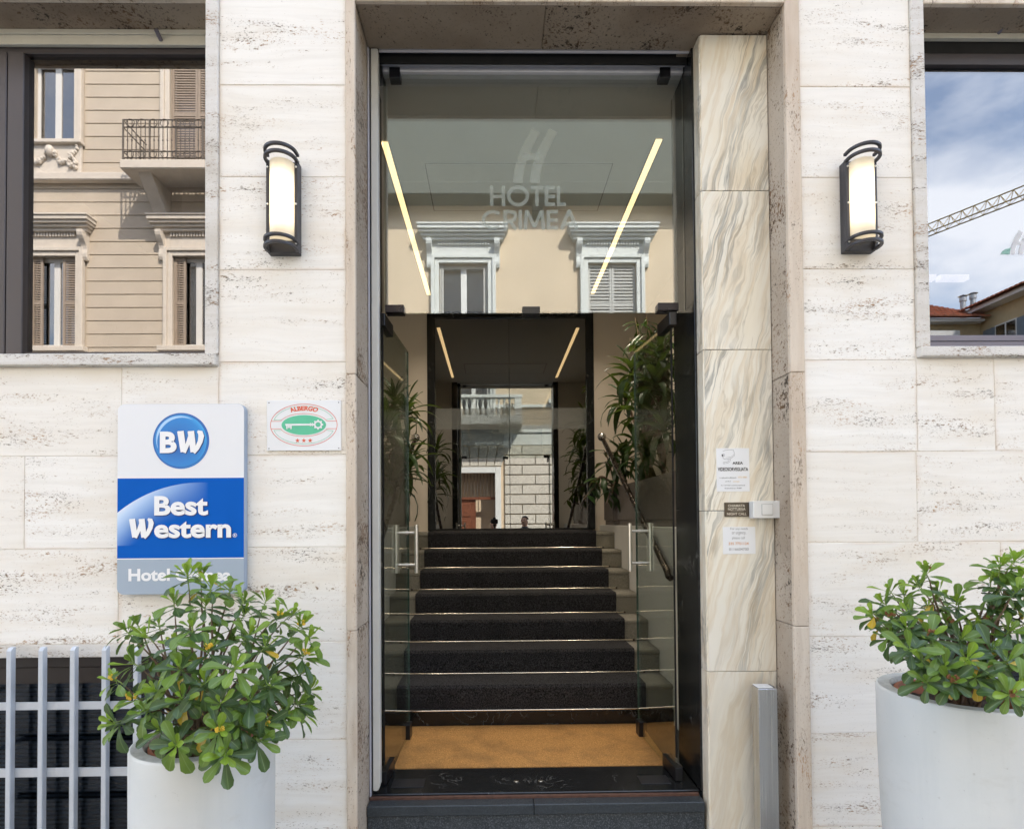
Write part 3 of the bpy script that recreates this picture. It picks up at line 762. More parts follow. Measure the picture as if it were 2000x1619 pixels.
# open glass leaves
LEAFW = 0.56
def door_leaf(px, sgn, ang):
    hx = px
    e = empty('glass_door', (hx, 2.625, FL), hotel)
    e.location = e.parent.matrix_basis.inverted() @ Vector((hx, 2.625, FL))
    top = TZ - .012 - FL
    # built along +Y (straight open) then turned about its pivot
    rot = Matrix.Translation((hx, 2.625, FL)) @ Matrix.Rotation(R(ang), 4, 'Z')
    def put(mb_, name, m, bev=0.0, smooth=False, seg=1):
        mb_.v = [tuple(rot @ Vector(p)) for p in mb_.v]
        return mb_.build(name, m, e, bev=bev, smooth=smooth, seg=seg)
    pane = put(MB().box(-.005, .005, .0, LEAFW, .012, top), 'pane', MAT['glass_door'])
    put(MB().box(-.0052, .0052, LEAFW + .0005, LEAFW + .002, .012, top), 'glass_edge', MAT['glass_edge'])
    put(MB().box(-.004, .004, -.004, -.0005, .10, top - .06), 'edge_seal', MAT['gap'])
    for y0, y1, z0, z1 in ((-.03, .14, .004, .062), (LEAFW - .06, LEAFW + .003, .004, .085), (-.03, .14, top - .055, top + .004)):
        put(MB().box(-.017, .017, y0, y1, z0, z1), 'patch_fitting', MAT['black_metal'], bev=0.002)
    ph = MB()
    zc = Z(1071, 3.05, 1035) - FL
    yb = LEAFW - .062
    for s in (-1, 1): ph.tube([(s * .058, yb, zc - .132), (s * .058, yb, zc + .132)], .0115, 14)
    for dz in (-.088, .088):
        ph.tube([(-.05, yb, zc + dz), (.05, yb, zc + dz)], .0078, 10)
        ph.tube([(-.012, yb, zc + dz), (.012, yb, zc + dz)], .0115, 12)
    put(ph, 'handle', MAT['satin'], smooth=True)
    return e
dl = door_leaf(X(750, 2.62, 1500), 1, -3.0); dl['label'] = 'open clear glass door leaf on the left'
dr = door_leaf(X(1322, 2.62, 1500), -1, 3.2); dr['label'] = 'open clear glass door leaf on the right'

# ------------------------------------------------------------------ windows
def window(x0, x1, sill_z, gm, side, mullions, frame_m, top_py, bot_py, refpx):
    """stone surround, roller shutter box, metal frame and pane"""
    fr = MB(); yf = 2.44
    zt = Z(top_py, yf, refpx); zb = sill_z + .002
    fw = .03
    fr.box(x0 - .05, x1 + .05, yf, yf + .05, zt, zt + .05)
    fr.box(x0 - .05, x1 + .05, yf, yf + .05, zb, Z(bot_py, yf, refpx))
    fr.box(x0 - .06, x0 + .004 if side > 0 else x0 - .02, yf, yf + .05, zb, zt); fr.box(x1 - .004 if side < 0 else x1 - .02, x1 + .06, yf, yf + .05, zb, zt)
    w_ = fr.build('window', frame_m, hotel, bev=0.002)
    for a, b in mullions: MB().box(a, b, yf - .012, yf + .05, zb + .001, zt - .001).build('mullion', frame_m, w_, bev=0.003)
    MB().box(x0 - .05, x1 + .05, yf + .018, yf + .026, zb + .003, zt + .002).build('pane', gm, w_)
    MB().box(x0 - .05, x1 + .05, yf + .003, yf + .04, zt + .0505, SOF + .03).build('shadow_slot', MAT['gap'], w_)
    bx = MB(); zb2 = Z(89 if side < 0 else 77, 2.424, refpx)
    bx.box(x0 - .04, x1 + .04, 2.424, 2.438, zb2, SOF - .022); bx.box(x0 - .04, x1 + .04, 2.419, 2.438, SOF - .0215, SOF + .0)
    bx.box(x0 - .04, x1 + .04, 2.420, 2.4235, zb2, zb2 + .006)
    MBOX = bx.build('shutter_box', MAT['enamel'], w_, bev=0.0015)
    return w_
lw_ = window(LX0, LX1, LSZ, MAT['glass_win'], -1, [(X(-60, 2.43, 400), X(11, 2.43, 400)), (X(13, 2.43, 400), X(45, 2.43, 400))], MAT['bronze'], 106, 687, 220)
rw_ = window(RX0, RX1, RSZ, MAT['glass_win_r'], 1, [], MAT['bronze'], 127, 657, 1900)
for wx, w_, pxs in ((1, lw_, (308, 68)), (1, rw_, (1958, 56))):
    c = at(pxs[0], pxs[1], 2.40)
    MB().tube([(c.x, 2.4245, c.z - .004), (c.x, 2.388, c.z + .010)], .009, 12).build('shutter_knob', MAT['grey_alu'], w_, smooth=True)
# pale lower profile of the right-hand frame
yf = 2.436
MB().box(RX0 - .02, RX1, yf - .006, yf + .004, RSZ + .012, Z(668, yf, 1900)).build('bottom_profile', MAT['grey_alu'], rw_, bev=0.001)
MB().box(RX0 - .02, RX1, yf - .008, yf + .004, Z(667, yf, 1900), Z(656, yf, 1900)).build('bottom_profile', MAT['grey_alu'], rw_, bev=0.001)
# stone trim of the windows
def trim(x0, x1, y0, y1, z0, z1, m, par, name='stone_trim'): return MB().box(x0, x1, y0, y1, z0, z1).build(name, MAT[m], par, bev=0.003)
trim(LX1, frL - .001, yr0, 2.47, LSZ - .001, SOF + .044, 'trav_white', lw_)
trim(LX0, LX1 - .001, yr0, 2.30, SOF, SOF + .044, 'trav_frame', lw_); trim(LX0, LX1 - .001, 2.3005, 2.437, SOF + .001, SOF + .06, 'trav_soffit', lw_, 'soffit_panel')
trim(LX0, frL - .004, 2.262, 2.48, zs_l, LSZ - .002, 'trav_white', lw_, 'sill')
trim(frR2 + .001, RX0, yr0, 2.47, RSZ - .001, SOF + .044, 'trav_white', rw_)
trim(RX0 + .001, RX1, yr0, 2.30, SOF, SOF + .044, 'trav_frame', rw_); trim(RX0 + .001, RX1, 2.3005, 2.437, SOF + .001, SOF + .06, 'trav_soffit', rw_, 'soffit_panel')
trim(frR2 + .004, RX1, 2.262, 2.48, zs_r, RSZ - .002, 'trav_white', rw_, 'sill')
# green and white H mark on the right window
P = place(2.456)
g = G2(2.4568, 0.00002)
a = P(1966, 497); b = P(1990, 483)
gg = G2(2.4567, 0.00002); gg.poly([P(1954, 497), P(1972, 497), P(1975, 484), P(1966, 486), P(1960, 489)]); gg.build('green_mark', MAT['etched_green'], rw_)
a = P(1973, 497); b = P(2019, 452); logoH(g, a[0], a[1], b[0] - a[0], b[1] - a[1]); g.build('lettering', MAT['etched_white'], rw_)

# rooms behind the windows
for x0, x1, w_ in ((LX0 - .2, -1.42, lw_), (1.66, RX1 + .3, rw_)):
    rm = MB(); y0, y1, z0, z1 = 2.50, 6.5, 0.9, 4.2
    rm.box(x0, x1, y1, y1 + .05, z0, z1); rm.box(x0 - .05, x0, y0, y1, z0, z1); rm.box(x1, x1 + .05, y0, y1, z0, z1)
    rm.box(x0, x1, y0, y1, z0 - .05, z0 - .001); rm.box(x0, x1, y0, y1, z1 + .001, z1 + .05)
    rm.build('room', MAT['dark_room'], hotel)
for p0, p1, yy in ((1790, 1829, 4.6), (1838, 1893, 4.6), (1930, 1990, 5.4)):
    a = at(p0, 546, yy); b = at(p1, 536, yy)
    MB().box(a.x, b.x, yy, yy + .06, a.z, b.z).build('room_light', MAT['roomlight'], hotel)

# basement windows behind the grilles
for x0, x1 in ((LX0, LX1 - .02), (RX0 + .03, RX1)):
    f = MB(); yb = 2.44
    zt = BZ; z1 = Z(1333, yb, 120)
    f.box(x0, x1, yb - .03, yb + .03, (zt + z1) / 2 + .002, zt); f.box(x0, x1, yb - .014, yb + .03, z1, (zt + z1) / 2)
    bw = f.build('basement_window', plain('dark_brown_frame', (0.030, 0.022, 0.020), 0.5, var=0.2), hotel, bev=0.003)
    MB().box(x0, x1, yb + .01, yb + .016, -0.3, z1 - .001).build('pane', MAT['glass_dark'], bw)
    sl = MB()
    k = 0; z = z1 - .02
    while z > -0.28:
        sl.add([(x0, yb + .06, z), (x1, yb + .06, z), (x1, yb + .075, z - .017), (x0, yb + .075, z - .017)], [(0, 1, 2, 3)]); z -= .019
    o = sl.build('blind', plain('dark_blind', (0.10, 0.115, 0.135), 0.6, var=0.1), bw); o['kind'] = 'stuff'
    MB().box(x0, x1, yb + .1, yb + .14, -0.3, zt).build('lining', MAT['gap'], bw)

# ------------------------------------------------------------------ entrance hall
SX0, SX1 = -0.768, 1.048                 # stair width
R0Y, TRD, RIS, BASE = 3.35, 0.264, 0.145, 0.08
LAND = FL + BASE + 7 * RIS
CE = Z(277, 3.10, 1000)                # ceiling
LEDGE = FL + 1.15
CX0, CX1 = -1.28, 1.54
hw = MB()
hw.box(CX0 - .1, CX0, 2.76, YI + .0, -0.2, CE + .1)
tag(hw.build('wall_left', MAT['cream']), kind='structure')
tag(MB().box(CX1, CX1 + .1, 2.76, YI, -0.2, CE + .1).build('wall_right', MAT['cream']), kind='structure')
ID0, ID1 = X(835, YI, 800), X(1160, YI, 800)
bk = MB()
bk.box(CX0, ID0, YI + .001, YI + .12, LAND - .2, CE + .1); bk.box(ID1, CX1, YI + .001, YI + .12, LAND - .2, CE + .1)
tag(bk.build('wall_back', MAT['cream']), kind='structure')
tag(MB().box(CX0 - .1, CX1 + .1, 2.705, YI + .12, CE, CE + .1).build('ceiling', MAT['ceiling']), kind='structure')
# wall above the header and beside the door, inside
fw_ = MB(); fw_.box(CX0 - .1, -0.631, 2.705, 2.76, -0.2, CE); fw_.box(0.976, CX1 + .1, 2.705, 2.76, -0.2, CE)
tag(fw_.build('wall_front', MAT['white_wall']), kind='structure')
lg = MB(); lg.box(SX1, CX1 - .001, 2.801, YI - .001, -0.1, LEDGE); tag(lg.build('ledge_wall', MAT['white_wall'], bev=0.004), kind='structure')
lg = MB(); lg.box(CX0 + .001, SX0, 2.801, YI - .001, -0.1, LEDGE); tag(lg.build('ledge_wall', MAT['white_wall'], bev=0.004), kind='structure')
# hatch outline on the ceiling
def ceil_pt(px, py): 
    d = CAMR @ Vector(((px - PPX) / FPX, -(py - PPY) / FPX, -1.0)); t = (CE - ZC) / d.z
    return (d.x * t, d.y * t)
hp = [ceil_pt(832, 320), ceil_pt(1193, 318), ceil_pt(1173, 398), ceil_pt(848, 411)]
hx0, hx1, hy0, hy1 = (hp[0][0] + hp[3][0]) / 2, (hp[1][0] + hp[2][0]) / 2, hp[0][1], hp[3][1]
hb = MB(); z0, z1 = CE - .003, CE + .02
hb.box(hx0, hx1, hy0, hy1, CE - .0025, CE - .0005)
hatch = hb.build('ceiling_hatch', MAT['ceiling'], hotel)
hb = MB()
for a in ((hx0 - .006, hx0, hy0, hy1), (hx1, hx1 + .006, hy0, hy1), (hx0 - .006, hx1 + .006, hy0 - .006, hy0), (hx0 - .006, hx1 + .006, hy1, hy1 + .006)): hb.box(*a, CE - .002, CE - .0004)
hb.build('hatch_frame', MAT['planter_grey'], hatch)

# staircase
st = tag(empty('staircase', (0.085, R0Y, FL)), 'straight flight of seven grey carpeted steps inside the entrance', 'staircase')
MB().box(SX0 + .001, SX1 - .001, R0Y - .012, R0Y + .3, FL - .1, FL + BASE).build('stair_plinth', MAT['black_marble'], st, bev=0.002)
for k in range(7):
    y0 = R0Y + TRD * k; y1 = y0 + TRD + .1 if k < 6 else YI - .001
    z0 = FL + BASE + RIS * k; z1 = z0 + RIS
    b = MB(); b.prism([(y0 + .004, z0 + .001), (y0 + .004, z1 - .03), (y0 - .006, z1 - .026), (y0 - .006, z1 - .008), (y0 + .004, z1), (y1, z1), (y1, z0 + .001)], 'x', SX0 + .0015, SX1 - .0015)
    b.build('step', MAT['carpet_grey'], st, bev=0.003)
# runner
RX_0, RX_1 = -0.578, 0.884
prof = []; T = .011
for k in range(7):
    y0 = R0Y + TRD * k; z0 = FL + BASE + RIS * k; z1 = z0 + RIS
    prof += [(y0 - .008, z0 + (.004 if k == 0 else T)), (y0 - .014, z1 - .03), (y0 - .016, z1 - .006), (y0 - .004, z1 + T)]
prof.append((YI - .05, LAND + T))
outer = prof
inner = [(a + T * .9, b - T * .98) if i % 4 else (a + T * .9, b - (0 if i == 0 else T * .98)) for i, (a, b) in enumerate(prof)]
rb = MB(); n = len(outer)
vs_ = [(x, a, b) for x in (RX_0, RX_1) for (a, b) in outer + inner]
fs = []
for i in range(n - 1):
    fs += [(i, i + 1, 2 * n + i + 1, 2 * n + i), (n + i, 3 * n + i, 3 * n + i + 1, n + i + 1), (i, n + i, n + i + 1, i + 1), (2 * n + i, 2 * n + i + 1, 3 * n + i + 1, 3 * n + i)]
rb.add(vs_, fs)
tag(rb.build('stair_carpet', MAT['carpet_black'], bev=0.003, seg=2), 'black carpet runner laid down the middle of the grey stairs', 'carpet')
words = ['lowest', 'second', 'third', 'fourth', 'fifth', 'sixth', 'topmost']
for k in range(7):
    y0 = R0Y + TRD * k - .022; z0 = FL + BASE + RIS * k + .012
    x0, x1 = (RX_0 - .01, RX_1 + .01) if k == 0 else (RX_0 - .055, RX_1 + .05)
    e = tag(empty('stair_rod', (0.1, y0, z0)), f'{words[k]} thin metal rod holding the black stair carpet' + ('' if k in (0, 6) else ', counted from the bottom'), 'stair rod', 'rods across the stair carpet')
    MB().tube([(x0, y0, z0), (x1, y0, z0)], .0048, 10).build('rod', MAT['rod'], e, smooth=True)
    for x in (x0, x1):
        s = 1 if x == x1 else -1
        MB().tube([(x, y0, z0), (x + s * .012, y0, z0)], .0075, 10).build('finial', MAT['rail'], e, smooth=True)
        MB().box(x - s * .03 - .006, x - s * .03 + .006, y0 + .002, y0 + .03, z0 - .006, z0 + .006).build('bracket', MAT['rail'], e)
# coir mat
a = at(800, 1415, 3.33); 
MX0, MX1 = -0.498, 0.850
tag(MB().box(MX0, MX1, 2.775, 3.335, FL - .0115, FL + .004).build('door_mat', MAT['coir'], bev=0.003), 'tan coir door mat between the open glass doors', 'door mat')

# ceiling strip lights
for nm, (pa, pb) in (('left', ((754, 277), (836, 575))), ('right', ((1282, 272), (1160, 573)))):
    a = ceil_pt(*pa); b = ceil_pt(*pb); xm = (a[0] + b[0]) / 2
    y0 = a[1]; y1 = b[1]
    e = tag(empty('strip_light', (xm, (y0 + y1) / 2, CE)), f'long warm strip light in the hall ceiling on the {nm} side', 'ceiling light', 'strip lights in the hall ceiling')
    MB().box(xm - .019, xm + .019, y0, y1, CE - .006, CE - .002).build('diffuser', MAT['strip'], e)
    f = MB()
    for q in ((xm - .024, xm - .0195, y0 - .006, y1 + .006), (xm + .0195, xm + .024, y0 - .006, y1 + .006)): f.box(*q, CE - .008, CE - .0005)
    f.build('trim', MAT['black_metal'], e)
    for i in range(5):                      # unseen spots added along the strip to brighten the hall
        pl = bpy.data.lights.new('led', 'SPOT'); pl.energy = 4.2; pl.spot_size = R(125); pl.spot_blend = 1.0; pl.color = (1.0, 0.86, 0.68); pl.shadow_soft_size = 0.0
        po = bpy.data.objects.new('led', pl); col.objects.link(po); po.parent = e
        po.location = (0, y0 + (y1 - y0) * (i + .5) / 5 - (y0 + y1) / 2, -.03)

# inner glass doors
fr = MB(); yi = YI - .02
zt = CE - .002
fr.box(ID0, ID0 + .075, yi, yi + .10, LAND + .012, zt); fr.box(ID1 - .075, ID1, yi, yi + .10, LAND + .012, zt)
fr.box(ID0 + .0755, ID1 - .0755, yi + .002, yi + .10, zt - .06, zt); fr.box(ID0 + .0755, ID1 - .0755, yi + .002, yi + .10, LAND + .012, LAND + .026)
idr = fr.build('inner_door_frame', MAT['black_marble'], hotel, bev=0.002)
xm = X(995, YI, 800)
for a, b in ((ID0 + .077, xm - .0025), (xm + .0025, ID1 - .077)):
    MB().box(a, b, yi + .03, yi + .04, LAND + .028, zt - .062).build('pane', MAT['glass_inner'], idr)
    MB().box(a, b, yi + .0285, yi + .0292, Z(838, YI, 1000), Z(797, YI, 1000)).build('frosted_band', MAT['frost'], idr)
P = place(YI)
g = G2(yi + .0278, 0.00002)
a = P(980, 820); b = P(1006, 788); logoH(g, a[0], a[1], b[0] - a[0], b[1] - a[1])
a = P(975, 833); b = P(1018, 822); capitals(g, 'HOTEL', a[0], b[0], a[1], b[1], .016)
a = P(960, 847); b = P(1022, 836); capitals(g, 'CRIMEA', a[0], b[0], a[1], b[1], .016)
g.build('lettering', MAT['etched'], idr)
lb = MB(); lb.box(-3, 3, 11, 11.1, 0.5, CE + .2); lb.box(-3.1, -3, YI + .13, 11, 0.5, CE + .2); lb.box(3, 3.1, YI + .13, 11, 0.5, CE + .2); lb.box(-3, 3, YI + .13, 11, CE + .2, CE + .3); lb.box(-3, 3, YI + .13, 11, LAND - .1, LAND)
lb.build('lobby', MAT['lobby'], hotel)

# handrails
for x, nm in ((1.0, 'right'), (-0.722, 'left')):
    e = tag(empty('handrail', (x, 4.2, FL)), f'dark sloping handrail along the {nm} side of the stairs', 'handrail', 'handrails beside the stairs')
    za, zb = Z(1110, 3.3, 1300), Z(855, 5.2, 1182)
    MB().tube([(x + .02 * (1 if x > 0 else -1), 3.27, za - .055), (x, 3.26, za - .04), (x, 3.28, za - .012), (x, 3.36, za + .03), (x, 5.2, zb)], .0195, 12).build('rail', MAT['rail'], e, smooth=True)
    MB().ball((x, 5.22, zb + .012), .04, 12, 8).build('end_knob', MAT['steel'], e, smooth=True)
    for y in (3.6, 4.3, 5.0):
        zr = za + .03 + (y - 3.36) * (zb - za - .03) / 1.84
        xe = x + (.05 if x > 0 else -.045)
        MB().tube([(x, y, zr), (x, y, zr - .05), (xe, y, zr - .06)], .006, 8).build('bracket', MAT['rail'], e, smooth=True)

# ------------------------------------------------------------------ wall lamps
def wall_lamp(cx, zb, zt, label):
    yb = YF + .002
    e = tag(empty('wall_lamp', (cx, yb, zb)), label, 'wall lamp', 'wall lamps flanking the entrance')
    hwid = .0625
    MB().box(cx - hwid, cx + hwid, 2.258, yb - .0025, zb, zt - .03).build('back_plate', MAT['lamp_metal'], e, bev=0.002)
    for s in (-1, 1):
        MB().box(cx + s * hwid, cx + s * (hwid - .012), 2.243, 2.2575, zb + .001, zt - .031).build('side_flange', MAT['lamp_metal'], e, bev=0.001)
        for z in (zb + .03, (zb + zt) / 2 - .01, zt - .06):
            MB().ball((cx + s * (hwid - .006), 2.242, z), .0042, 8, 6).build('screw', MAT['satin'], e, smooth=True)
    n = 24; r = .0475
    gl = MB(); gl.lathe([(r, zb + .045), (r, zt - .045)], cx, 2.25, n, math.pi, 2 * math.pi)
    top = [(cx + r * math.cos(math.pi + math.pi * i / n), 2.25 + r * math.sin(math.pi + math.pi * i / n), zt - .045) for i in range(n + 1)]
    gl.add(top, [tuple(range(n + 1))]); gl.add([(a, b, zb + .045) for a, b, c in top], [tuple(range(n + 1))[::-1]])
    gl.build('glass_cover', MAT['opal'], e, smooth=True)
    def ring(z, rr, thick, flat):
        pts = [(cx - rr, 2.256, z)] + [(cx + rr * math.cos(math.pi + math.pi * i / 20), 2.236 + rr * math.sin(math.pi + math.pi * i / 20) * 1.0, z) for i in range(21)] + [(cx + rr, 2.256, z)]
        m_ = MB()
        outl = []
        for i, p in enumerate(pts):
            a = pts[max(i - 1, 0)]; b = pts[min(i + 1, len(pts) - 1)]
            dx, dy = b[0] - a[0], b[1] - a[1]; l = math.hypot(dx, dy); nx, ny = -dy / l, dx / l
            for o, h in ((-1, -1), (1, -1), (1, 1), (-1, 1)): outl.append((p[0] + nx * thick * o, p[1] + ny * thick * o, z + flat * h))
        fs = []
        for i in range(len(pts) - 1):
            for k in range(4): fs.append((i * 4 + k, i * 4 + (k + 1) % 4, i * 4 + 4 + (k + 1) % 4, i * 4 + 4 + k))
        fs += [(0, 1, 2, 3), tuple(len(outl) - 4 + k for k in (3, 2, 1, 0))]
        m_.add(outl, fs)
        m_.build('guard_ring', MAT['lamp_metal'], e, bev=0.0015)
    for z in (zt - .007, zt - .036, zb + .036, zb + .007): ring(z, .0595, .0062, .0058)
    # lit tube inside the translucent cover
    MB().tube([(cx, 2.232, zb + .10), (cx, 2.232, zt - .10)], .011, 10).build('lit_tube', MAT['bulb'], e)
    return e
ga, gb = Z(490, 2.24, 546), Z(277, 2.18, 546)
wall_lamp(X(546, 2.22, 385), ga, gb, 'lit half-round wall lamp on the travertine beside the left window')
wall_lamp(X(1691, 2.22, 381), Z(486, 2.24, 1690), Z(276, 2.18, 1690), 'lit half-round wall lamp between the marble pilaster and the window with sky')

# ------------------------------------------------------------------ hotel sign
ys = 2.256
P = place(ys)
sg = tag(empty('hotel_sign', (*P(353, 1160)[:1], ys, P(353, 1160)[1])), 'large blue, white and grey hotel sign on the wall behind the shrub', 'sign')
x0, x1 = P(229, 975)[0], P(477, 975)[0]; zt, z2, z3, zb = P(353, 789)[1], P(353, 933.5)[1], P(353, 1089.5)[1], P(353, 1160)[1]
def rounded(x0, x1, z0, z1, r, corners='abcd', n=7):
    pts = []
    for c, (cx, cz, a) in zip('abcd', ((x1 - r, z1 - r, 0), (x0 + r, z1 - r, 90), (x0 + r, z0 + r, 180), (x1 - r, z0 + r, 270))):
        if c in corners: pts += [(cx + r * math.cos(R(a + 90 * i / n)), cz + r * math.sin(R(a + 90 * i / n))) for i in range(n + 1)]
        else: pts.append((cx + (r if a in (0, 270) else -r), cz + (r if a in (0, 90) else -r)))
    return pts
MB().prism(rounded(x0, x1, zb, zt, .026), 'y', ys, YF - .003).build('panel', [MAT['s_side']], sg, bev=0.0015)
G2(ys - .0004).poly(rounded(x0 + .001, x1 - .001, z2 + .0035, zt - .001, .025, 'ab')).build('white_field', MAT['s_white'], sg)
G2(ys - .0003).rect(x0 + .001, x1 - .001, z3 - .004, z2 + .0037).build('white_line', MAT['s_letter'], sg)
bl = G2(ys - .0006); bl.rect(x0 + .001, x1 - .001, z3, z2); bl.build('blue_field', MAT['s_blue'], sg)
G2(ys - .0004).poly(rounded(x0 + .001, x1 - .001, zb + .001, z3 - .004, .025, 'cd')).build('grey_field', MAT['s_grey'], sg)
# printed swoosh
cxs, czs, rs = P(392, 1195)[0], P(392, 1195)[1], (P(392, 942)[1] - P(392, 1195)[1])
n = NB('printed_swoosh'); gq = n.new('ShaderNodeNewGeometry'); sp = n.new('ShaderNodeSeparateXYZ'); n.link(gq.outputs['Position'], sp.inputs[0])
dd = n.math('SQRT', n.math('ADD', n.math('POWER', n.math('SUBTRACT', sp.outputs[0], cxs), 2.0), n.math('POWER', n.math('SUBTRACT', sp.outputs[2], czs), 2.0)))
ed = n.math('POWER', n.step(n.math('DIVIDE', dd, rs), 0.72, 1.0), 1.6)
lf = n.step(n.math('SUBTRACT', cxs + .03, sp.outputs[0]), 0.0, 0.36)
n.set(color=n.mix(n.math('MULTIPLY', ed, n.math('POWER', lf, 0.9)), n.mix(n.math('MULTIPLY', ed, lf), (0.001, 0.10, 0.46), (0.02, 0.36, 0.80)), (0.72, 0.80, 0.90)), rough=0.55, spec=0.1)
pts = [(x0 + .001, z3)] if False else []
a_l = math.acos(max(-1, min(1, (x0 + .001 - cxs) / rs)))
pts = [(cxs + rs * math.cos(a_l - (a_l - R(78)) * i / 24), czs + rs * math.sin(a_l - (a_l - R(78)) * i / 24)) for i in range(25)]
pts = pts + [(pts[-1][0], z3 + .05), (x0 + .001, z3 + .05)]
G2(ys - .0010).poly(pts).build('swoosh', n.m, sg)
# round emblem
c = P(354, 861); rr = P(409, 861)[0] - c[0]
G2(ys - .0010).disc(c[0], c[1], rr, rr, 64).build('emblem_rim', radial('emblem_rim', (c[0] - .02, ys), c[1] + .03, rr * 1.7, (0.004, 0.09, 0.36), (0.006, 0.13, 0.45), (0.02, 0.45, 0.80)), sg)
G2(ys - .0016).disc(c[0] - .002, c[1], rr * .93, rr * .93, 64).build('emblem_disc', radial('emblem_disc', (c[0] - .015, ys), c[1] - .01, rr * 1.25, (0.004, 0.13, 0.46), (0.008, 0.22, 0.60), (0.06, 0.48, 0.84)), sg)
hi = G2(ys - .0021)
for i in range(1): hi.ribbon([(c[0] + rr * .86 * math.cos(R(a)), c[1] + rr * .86 * math.sin(R(a))) for a in range(60, 201, 7)], [rr * .10 * math.sin(math.pi * k / 20) for k in range(21)])
hi.build('emblem_glint', plain('pale_blue_print', (0.36, 0.60, 0.86), 0.32, var=0.01), sg)
def letterW(g, x0, x1, z0, z1):
    w_, h_ = x1 - x0, z1 - z0
    q = lambda u, v: (x0 + u * w_, z0 + v * h_)
    g.ribbon([q(.10, 1.0), q(.16, .55), q(.22, .05)], [w_ * .25, w_ * .24, w_ * .22])
    g.ribbon([q(.24, .02), q(.38, .42), q(.50, .86)], [w_ * .14, w_ * .15, w_ * .15])
    g.ribbon([q(.50, 1.0), q(.55, .55), q(.60, .04)], [w_ * .25, w_ * .24, w_ * .22])
    g.ribbon([q(.60, .02), q(.74, .22), q(.86, .52), q(.90, .78), q(.86, .93), q(.76, 1.0)], [w_ * .15, w_ * .17, w_ * .19, w_ * .22, w_ * .20, w_ * .07])
    g.ribbon([q(.0, .955), q(.20, .955)], h_ * .09); g.ribbon([q(.40, .955), q(.60, .955)], h_ * .09)
def bw(dx, dz, y, m, nm):
    g = G2(y, 0.00004)
    def T(word, p0, p1, bold=.028, **k): a = P(p0[0], p0[1]); b = P(p1[0], p1[1]); g.text(word, a[0] + dx, b[0] + dx, a[1] + dz, b[1] + dz, bold, **k)
    def Wl(p0, p1): a = P(*p0); b = P(*p1); letterW(g, a[0] + dx, b[0] + dx, a[1] + dz, b[1] + dz)
    T('B', (313, 885), (346, 843), .045); Wl((348, 885), (399, 842)); g.build(nm, m, sg)
    g = G2(y, 0.00004); T('Best', (302, 1007), (407, 968), .034); g.build(nm, m, sg)
    g = G2(y, 0.00004); Wl((254, 1051), (301, 1013)); T('estern', (302, 1051), (452, 1017), .034); g.build(nm, m, sg)
bw(.0030, -.0034, ys - .0024, MAT['s_shadow'], 'letter_shadow')
bw(0, 0, ys - .0032, MAT['s_letter'], 'lettering')
g = G2(ys - .0012, 0.00004)
a = P(251, 1135); b = P(332, 1110); g.text('Hotel', a[0], b[0], a[1], b[1], .035)
g.build('lettering', MAT['s_letter'], sg); g = G2(ys - .0012, 0.00004)
a = P(343, 1135); b = P(452, 1110); g.text('Crimea', a[0], b[0], a[1], b[1], .035)
g.build('lettering', MAT['s_letter'], sg); g = G2(ys - .0012, 0.00004)
a = P(459, 1045); g.arc(a[0], a[1], .0075, .0075, .0015, n=20); g.text('R', a[0] - .0035, a[0] + .004, a[1] - .0045, a[1] + .0045, .03)
g.build('registered_mark', MAT['s_letter'], sg)

# ------------------------------------------------------------------ three-star plaque
yp = YF - .006; P = place(yp)
pq = tag(empty('star_rating_plaque', (P(593, 880)[0], yp, P(593, 880)[1])), 'small white plaque with a green key oval and three red stars', 'plaque')
x0, x1, z0, z1 = P(521, 830)[0], P(666, 830)[0], P(593, 880)[1], P(593, 782)[1]
MB().box(x0, x1, yp, YF - .0012, z0, z1).build('plate', MAT['p_white'], pq, bev=0.0008)
c = P(593.5, 830); ux = (P(660, 830)[0] - P(593.5, 830)[0]) / 66.5
cx, cz = c
g = G2(yp - .0005, 0.00005)
g.arc(cx, cz, 65 * ux, 41 * ux, .0022, n=64)
for s in (1, -1):
    pts = [(cx - 63.6 * ux, cz + s * 7.5 * ux), (cx - 45 * ux, cz + s * 7.5 * ux)] + [(cx + 48 * ux * math.cos(R(a)), cz + s * 22.5 * ux * math.sin(R(a))) for a in range(160, 19, -7)] + [(cx + 45 * ux, cz + s * 7.5 * ux), (cx + 63.6 * ux, cz + s * 7.5 * ux)]
    g.ribbon(pts, .0018)
rad = 33 * ux
def warp(u, v):
    a = R(180 - (62 + 56 * u)); a = R(118 - 56 * u)
    return (cx + (50 + 11 * v) * ux * math.cos(a) * 1.05, cz + (29 + 9.5 * v) * ux * math.sin(a) - 1.0 * ux)
g.text('ALBERGO', 0, 1, 0, 1, .045, warp=warp)
def star(g, x, z, r): 
    y = g.nxt(); pts = [(x + (r if i % 2 == 0 else r * .40) * math.cos(R(90 + 36 * i)), z + (r if i % 2 == 0 else r * .40) * math.sin(R(90 + 36 * i))) for i in range(10)]
    g.mb.add([(a, y, b) for a, b in pts] + [(x, y, z)], [(i, (i + 1) % 10, 10) for i in range(10)])
for dx in (-12.3, 0, 12.3): star(g, cx + dx * ux, cz - 30.5 * ux, 5.0 * ux)
g.build('red_print', MAT['p_red'], pq)
g = G2(yp - .0005, 0.00005)
g.disc(cx, cz, 43.5 * ux, 19.5 * ux, 48)
for s in (1, -1):
    pts = [(cx + 60.5 * ux * math.cos(R(a)), cz + s * 37 * ux * math.sin(R(a))) for a in range(164, 15, -5)]
    g.ribbon(pts, .0014)
    g.ribbon([pts[0], (cx - 44 * ux, cz + s * 10.5 * ux)], .0014); g.ribbon([pts[-1], (cx + 44 * ux, cz + s * 10.5 * ux)], .0014)
